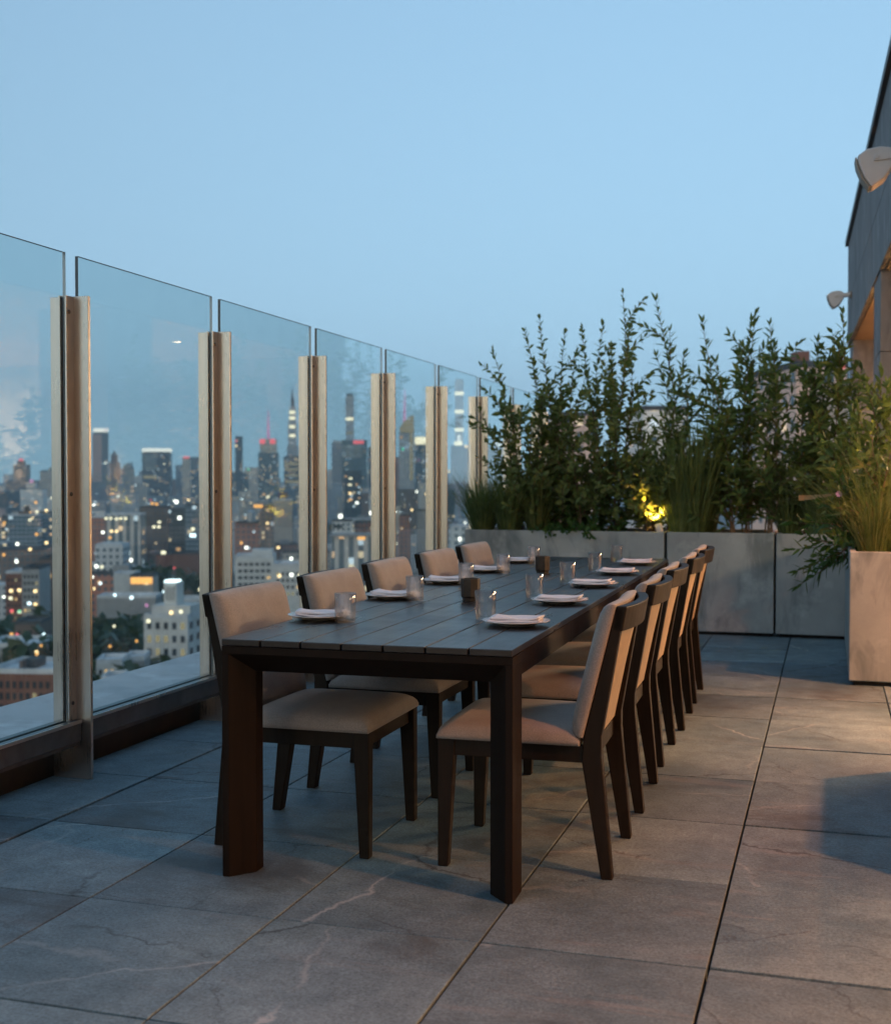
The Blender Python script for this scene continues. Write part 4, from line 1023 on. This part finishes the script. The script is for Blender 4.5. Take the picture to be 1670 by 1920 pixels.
# white apartment house
t = B(266, 352, 1160, 300, 'w_white', 15, 'apartment_building', 'cream white apartment tower with a grid of dark windows and stair tower', -.14, 'roof_pale')
t.windows(5, 8, t.Z(1360), t.Z(1162), x0f=.03, x1f=.98, wf=.50, hf=.52, litp=.16, r=random.Random(5), side=True)
t.part('penthouse', 274, 350, 1138, 1160, 'w_white', 2.5, 9)
st_ = t.part('stair_tower', 294, 319, 1095, 1140, 'w_white', 4, 5)
t.part('lamp_housing', 296, 318, 1091, 1094.7, 'l_cool', 3.6, 4); 
for x_ in (301, 307, 313): t.part('dark_slot', x_ - 1, x_ + 1, 1103, 1130, 'w_grey', 3.85, .1)
for (x_, y_, m_) in ((272, 1136, 'l_pink'), (320, 1149, 'l_warm'), (339, 1147, 'l_cream'), (275, 1166, 'l_cream'), (309, 1069, 'l_red')): 
    if y_ > 1100: t.light(x_, y_, 1.5, m_)
m = MB(); m.box(t.X(309) - .06, t.X(309) + .06, 6, 6.12, t.Z(1091), t.Z(1070)); m.build('mast', 'w_dark', t.root); t.part('beacon', 308, 310, 1067, 1070, 'l_red', 5.8, .5)
# white balcony block right of second post
t = B(440, 512, 1046, 470, 'w_white', 18, 'apartment_building', 'long white balcony block between second and third posts', .08, 'roof_pale')
t.windows(6, 5, t.Z(1115), t.Z(1052), wf=.7, hf=.45, litp=.1)
for (x_, y_, m_) in ((456, 1040, 'l_orange'), (487, 1038, 'l_cream'), (499, 1038, 'l_cream'), (545, 1048, 'l_white'), (461, 1027, 'l_white')):
    if y_ > 1045: t.light(x_, y_, 2, m_)
t.part('penthouse', 470, 508, 1032, 1046, 'w_white', 4, 10)
t = B(512, 575, 1062, 420, 'w_white', 18, 'apartment_building', 'white stepped block left of the third post', .06, 'roof_pale'); t.windows(6, 4, t.Z(1120), t.Z(1070), wf=.55, hf=.5, litp=.2)
for (x_, y_, m_) in ((523, 1080, 'l_warm'), (546, 1078, 'l_white'), (561, 1079, 'l_cream')): t.light(x_, y_, 1.9, m_)
t = B(622, 706, 1006, 640, 'fc_strip', 24, 'city_building', 'low glass-fronted pavilion block with a wide pale roof', .05, 'roof_pale'); t.part('eave', 618, 712, 1001, 1006, 'w_grey', -2, 12); t.light(677, 1009, 3.4, 'l_orange', 2.2); t.light(696, 962, 3.4, 'l_white'); 
t = B(622, 660, 978, 800, 'fc_white', 18, 'city_building', 'small white block with dark ribbon window', .05, 'roof_dark'); t.light(638, 968, 4.5, 'l_white'); t.part('ribbon_window', 624, 642, 984, 990, 'win_dark', -.4, .3)
t = B(664, 706, 980, 820, 'fc_brick', 18, 'city_building', 'low red brick block right of the white one', .05)
t = B(784, 803, 905, 1500, 'fc_pale', 18, 'city_building', 'pale shaft of a block with a white searchlight', .05); t.light(781, 922, 5, 'l_white', .8); t.light(799, 926, 5, 'l_warm')
t = B(748, 770, 968, 900, 'fc_brick', 18, 'city_building', 'small brick block beyond the fourth post', .05); t.light(772, 956, 3, 'l_warm')
t = B(782, 800, 958, 760, 'w_grey', 10, 'city_building', 'blank grey lift tower beyond the fourth post', .05)
t = B(845, 885, 990, 560, 'fc_white', 20, 'city_building', 'white low block beside the planter end', .05, 'roof_pale'); t.light(862, 1011, 3.0, 'l_white', .7)
# low yellow-lit market hall by the trees
t = B(242, 286, 1082, 520, 'w_beige', 12, 'city_building', 'low hall with a glowing orange front among the trees', .05, 'roof_dark'); t.part('lit_front', 244, 284, 1083, 1095, 'l_orange', -.3, .2); t.light(273, 1093, 2.6, 'l_warm'); t.light(254, 1088, 1.6, 'l_cream')
t = B(212, 250, 1078, 560, 'w_white', 14, 'city_building', 'small white-roofed shed beside the orange hall', .05, 'roof_pale')
t = B(180, 290, 1122, 430, 'w_grey', 12, 'city_building', 'long low shed with pale roof between two tree rows', .03, 'roof_pale'); t.light(245, 1121, 1.8, 'l_cool'); t.light(214, 1116, 1.5, 'l_cool')
t = B(330, 384, 1128, 420, 'w_grey', 12, 'city_building', 'low grey roof right of the stair tower', .03, 'roof_pale'); t.light(374, 1106, 2, 'l_cream')
t = B(178, 226, 1246, 270, 'w_white', 10, 'apartment_building', 'small white corner house with skylit roof below the trees', .12, 'roof_pale'); t.windows(4, 2, t.Z(1290), t.Z(1252), litp=.1)
t = B(230, 268, 1240, 280, 'w_grey', 10, 'apartment_building', 'grey terraced house between the trees and the cream tower', .1, 'roof_pale')
t = B(186, 226, 1280, 235, 'w_brick', 8, 'apartment_building', 'brick house with orange windows under the coping edge', .1, 'roof_pale'); t.light(204, 1286, 1.2, 'l_orange'); t.light(209, 1301, 1.2, 'l_orange')
# apartment tower behind the right-hand shrubs
t = B(1490, 1592, 690, 170, 'fc_pink', 18, 'apartment_building', 'pink stone apartment tower rising behind the right-hand shrubs', .08, 'roof_dark'); t.part('roof_house', 1503, 1526, 656, 688, 'w_brick', 2, 3); t.part('setback_face', 1520, 1588, 720, 900, 'w_beige', -.6, .5); t.light(1580, 688, .5, 'l_red')
t = B(1205, 1290, 770, 240, 'fc_pale', 18, 'apartment_building', 'pale apartment tower glimpsed through the tall grass', .05)
t = B(1040, 1120, 780, 300, 'fc_pink', 18, 'apartment_building', 'rosy apartment tower glimpsed through the oval-leaved shrubs', .05)
t = B(1425, 1470, 770, 260, 'fc_white', 18, 'apartment_building', 'white apartment tower glimpsed between bare shrub stems', .05)

# ---- filler blocks of the wider city
r = random.Random(11)
fm = ['fc_grey', 'fc_beige', 'fc_brick', 'fc_brown', 'fc_white', 'fc_pale', 'fc_blue', 'fc_dark', 'fc_strip', 'fc_band', 'fc_teal', 'fc_rose', 'fc_white', 'fc_beige']
fcount = 0
rings = [(285, 16, 30), (340, 18, 36), (410, 22, 40), (500, 24, 42), (610, 26, 46), (740, 28, 50), (900, 32, 58), (1100, 34, 64), (1350, 40, 82), (1650, 50, 105), (2000, 55, 130), (2450, 60, 150), (3000, 70, 190), (3700, 80, 200)]
for (d, h0, h1) in rings:
    px_ = -140.0
    lim = 1000 if d > 500 else 960
    while px_ < lim:
        wd = r.uniform(15, 30) * (1.0 if d < 1500 else 1.5); wpx = wd / d * FPX; dd = d * r.uniform(.95, 1.06)
        if r.random() < (.80 if d < 700 else .92):
            H = h0 + (h1 - h0) * r.random() ** 1.8; dep = r.uniform(14, 26) * (1.0 if d < 1500 else 1.4)
            yt = 900 - (H + GZ - EYE) / dd * FPX
            if d > 1200: yt = max(yt, 868 + r.uniform(0, 14)); 
            ok = True
            for (a0, a1, d0, d1) in footprints:
                if px_ < a1 and px_ + wpx > a0:
                    if dd < d1 and dd + dep > d0: ok = False
                    # keep the handmade buildings in view: nothing taller in front of them
                    elif dd < d0 and d0 - dd < 4000: ok = ok and yt > 1015 - 60 * (d0 > 900) - 55 * (d0 > 1500)
            if ok and fcount < 285:
                band_ = 'near' if d < 560 else ('middle-distance' if d < 1250 else 'far')
                mt = r.choice(fm) if d > 560 else r.choice(['fc_brick', 'fc_brown', 'fc_white', 'fc_grey', 'fc_pale', 'fc_beige', 'fc_rose', 'fc_white', 'fc_brick'])
                b_ = B(px_, px_ + wpx, yt, dd, mt, dep, 'city_building' if d < 1250 else 'distant_building',
                       {'near': 'low %s block %s', 'middle-distance': 'midrise %s block %s', 'far': 'hazy %s skyline block %s'}[band_] % (LOOK[mt], near_hero(px_ + wpx / 2, dd)),
                       r.choice((.18, .18, .18, -.1, .3)), r.choice(('roof_pale', 'roof_dark', 'roof_pale')), {'near': 'low blocks in the streets below', 'middle-distance': 'midrise blocks of the city', 'far': 'far skyline blocks'}[band_], parapet=d < 1250)
                fcount += 1
                if d < 1250:
                    x0 = r.uniform(-.3, .1) * b_.w; MB().box(x0, x0 + b_.w * .3, b_.dep * .4, b_.dep * .7, b_.H + .1, b_.H + r.uniform(2.5, 4.5)).build('bulkhead', r.choice(('w_grey', 'w_brown', 'w_white', 'w_dark')), b_.root)
                    if r.random() < .3: tank(b_, b_.xc + r.uniform(-.25, .25) * wpx, b_.dep * .25)
                elif r.random() < .5:
                    x0 = r.uniform(-.35, -.1) * b_.w; MB().box(x0, x0 + b_.w * .45, b_.dep * .2, b_.dep * .7, b_.H, b_.H + r.uniform(5, 16)).build('upper_stage', mt, b_.root)
                nl = r.choice((0, 1, 2, 3)) if d < 2200 else r.choice((0, 0, 1))
                for k in range(nl):
                    b_.light(px_ + wpx * r.uniform(.1, .9), yt + r.uniform(.06, .6) * min(60, 28000 / d), r.uniform(1.0, 2.2) * d / 700 + .4, r.choice(('l_warm', 'l_warm', 'l_white', 'l_cream', 'l_cool', 'l_orange', 'l_white', 'l_red')) if r.random() > .05 else 'l_green', r.uniform(.9, 1.4))
        px_ += wpx * r.uniform(1.02, 1.25)

# ---- city trees
def tree_mesh(seed, R=4.5, H=11):
    r = random.Random(seed); m = MB()
    lobes = [(Vector((r.uniform(-.5, .5) * R, r.uniform(-.5, .5) * R, H * r.uniform(.42, .85))), R * r.uniform(.45, .7)) for _ in range(9)]
    for c, rr in lobes:
        for k in range(70):
            v = Vector((r.gauss(0, 1), r.gauss(0, 1), r.gauss(0, 1))).normalized() * rr * r.uniform(.6, 1.05) + c
            n = Vector((r.gauss(0, 1), r.gauss(0, 1), r.gauss(0, 1) + .6)).normalized(); u = n.orthogonal().normalized(); w_ = n.cross(u); s = r.uniform(.35, .75)
            m.add([v + u * s, v + w_ * s * .7, v - u * s, v - w_ * s * .7], [(0, 1, 2, 3)])
    cm = m.mesh('crown', 'tree_leaf')
    t_ = MB(); t_.tube([(0, 0, 0), (.1, 0, H * .35), (.0, .15, H * .65)], [.28, .2, .1], 7)
    for c, rr in lobes[:5]: t_.tube([(.05, 0, H * .33), tuple(c)], [.12, .04], 5)
    return cm, t_.mesh('trunk', 'bark')
tms = [tree_mesh(s) for s in range(4)]
r = random.Random(5); nt_ = 0
def tree(px_, d, sc, label, group):
    cm, tm = tms[r.randrange(4)]
    p = pxdir(px_) * d; root = empty('street_tree', (p.x, p.y, GZ), r.uniform(0, 6)); root.scale = (sc * r.uniform(.9, 1.15),) * 2 + (sc,)
    mkobj('trunk', tm, root); mkobj('crown', cm, root); tag(root, label, 'tree', group)
def grove(x0, x1, ytop, d, n, label, group):
    for k in range(n):
        px_ = r.uniform(x0, x1); dd = d * r.uniform(.96, 1.05); sc = (zpx(ytop + r.uniform(0, 14), dd) - GZ) / 11.0
        tree(px_, dd, sc, label, group)
# parkland on raised ground so that the tree tops stand between the roofs
GT = ['dark green tree in the park strip behind the cream apartment tower', 'dark green tree in the grove left of the cream apartment tower', 'dark tree at the foot of the near brick rows', 'dark tree beside the orange-lit hall']
grove(176, 268, 1182, 345, 16, GT[1], 'grove left of the cream tower')
grove(176, 290, 1160, 385, 12, GT[1], 'grove left of the cream tower')
grove(200, 300, 1062, 640, 14, GT[3], 'trees by the orange hall')
grove(310, 384, 1070, 600, 8, GT[0], 'park strip trees')
grove(180, 262, 1225, 300, 8, GT[2], 'trees by the brick rows')
grove(20, 98, 1160, 370, 8, GT[2], 'trees by the brick rows')
grove(-10, 98, 1200, 318, 8, GT[2], 'trees by the brick rows')
grove(228, 266, 1262, 262, 5, GT[2], 'trees by the brick rows')
# ---- street lamps between the trees
def street_lamp(px_, py_, d, mat='l_white', s_=1.0):
    p = pxdir(px_) * d; z = zpx(py_, d); root = empty('street_lamp', (p.x, p.y, GZ))
    MB().tube([(0, 0, 0), (0, 0, z - GZ - .3)], [.12, .07], 6).build('pole', 'w_dark', root)
    MB().lathe([(0, -.35 * s_), (.3 * s_, -.2 * s_), (.36 * s_, 0), (.22 * s_, .3 * s_), (0, .36 * s_)], 10).build('lamp_head', mat, root, True, loc=(0, 0, z - GZ))
    tag(root, 'glowing street lamp on a dark pole among the trees and roofs', 'street lamp', 'street lamps in the city below')
for (x_, y_, d_, m_) in ((212, 1175, 330, 'l_cream'), (79, 1189, 320, 'l_cool'), (245, 1050, 610, 'l_white'), (306, 1110, 380, 'l_cool'), (204, 1213, 290, 'l_orange'), (66, 1228, 250, 'l_orange'), (34, 1147, 360, 'l_green'), (254, 1203, 290, 'l_orange')):
    street_lamp(x_, y_, d_, m_, 1.0 * d_ / 320)

# ---- evening haze over the city
hz = MB().box(-4500, 2500, -400, 5200, GZ - 1, 420).build('haze', 'joint'); hz.data.materials.clear()
a = N('haze_air'); vol = a.n('ShaderNodeVolumePrincipled', Color=(.72, .87, 1.0), Density=1.6e-4, Anisotropy=.1)
a.t.links.new(vol.outputs[0], a.out.inputs['Volume']); hz.data.materials.append(a.m); tag(hz, kind='stuff')
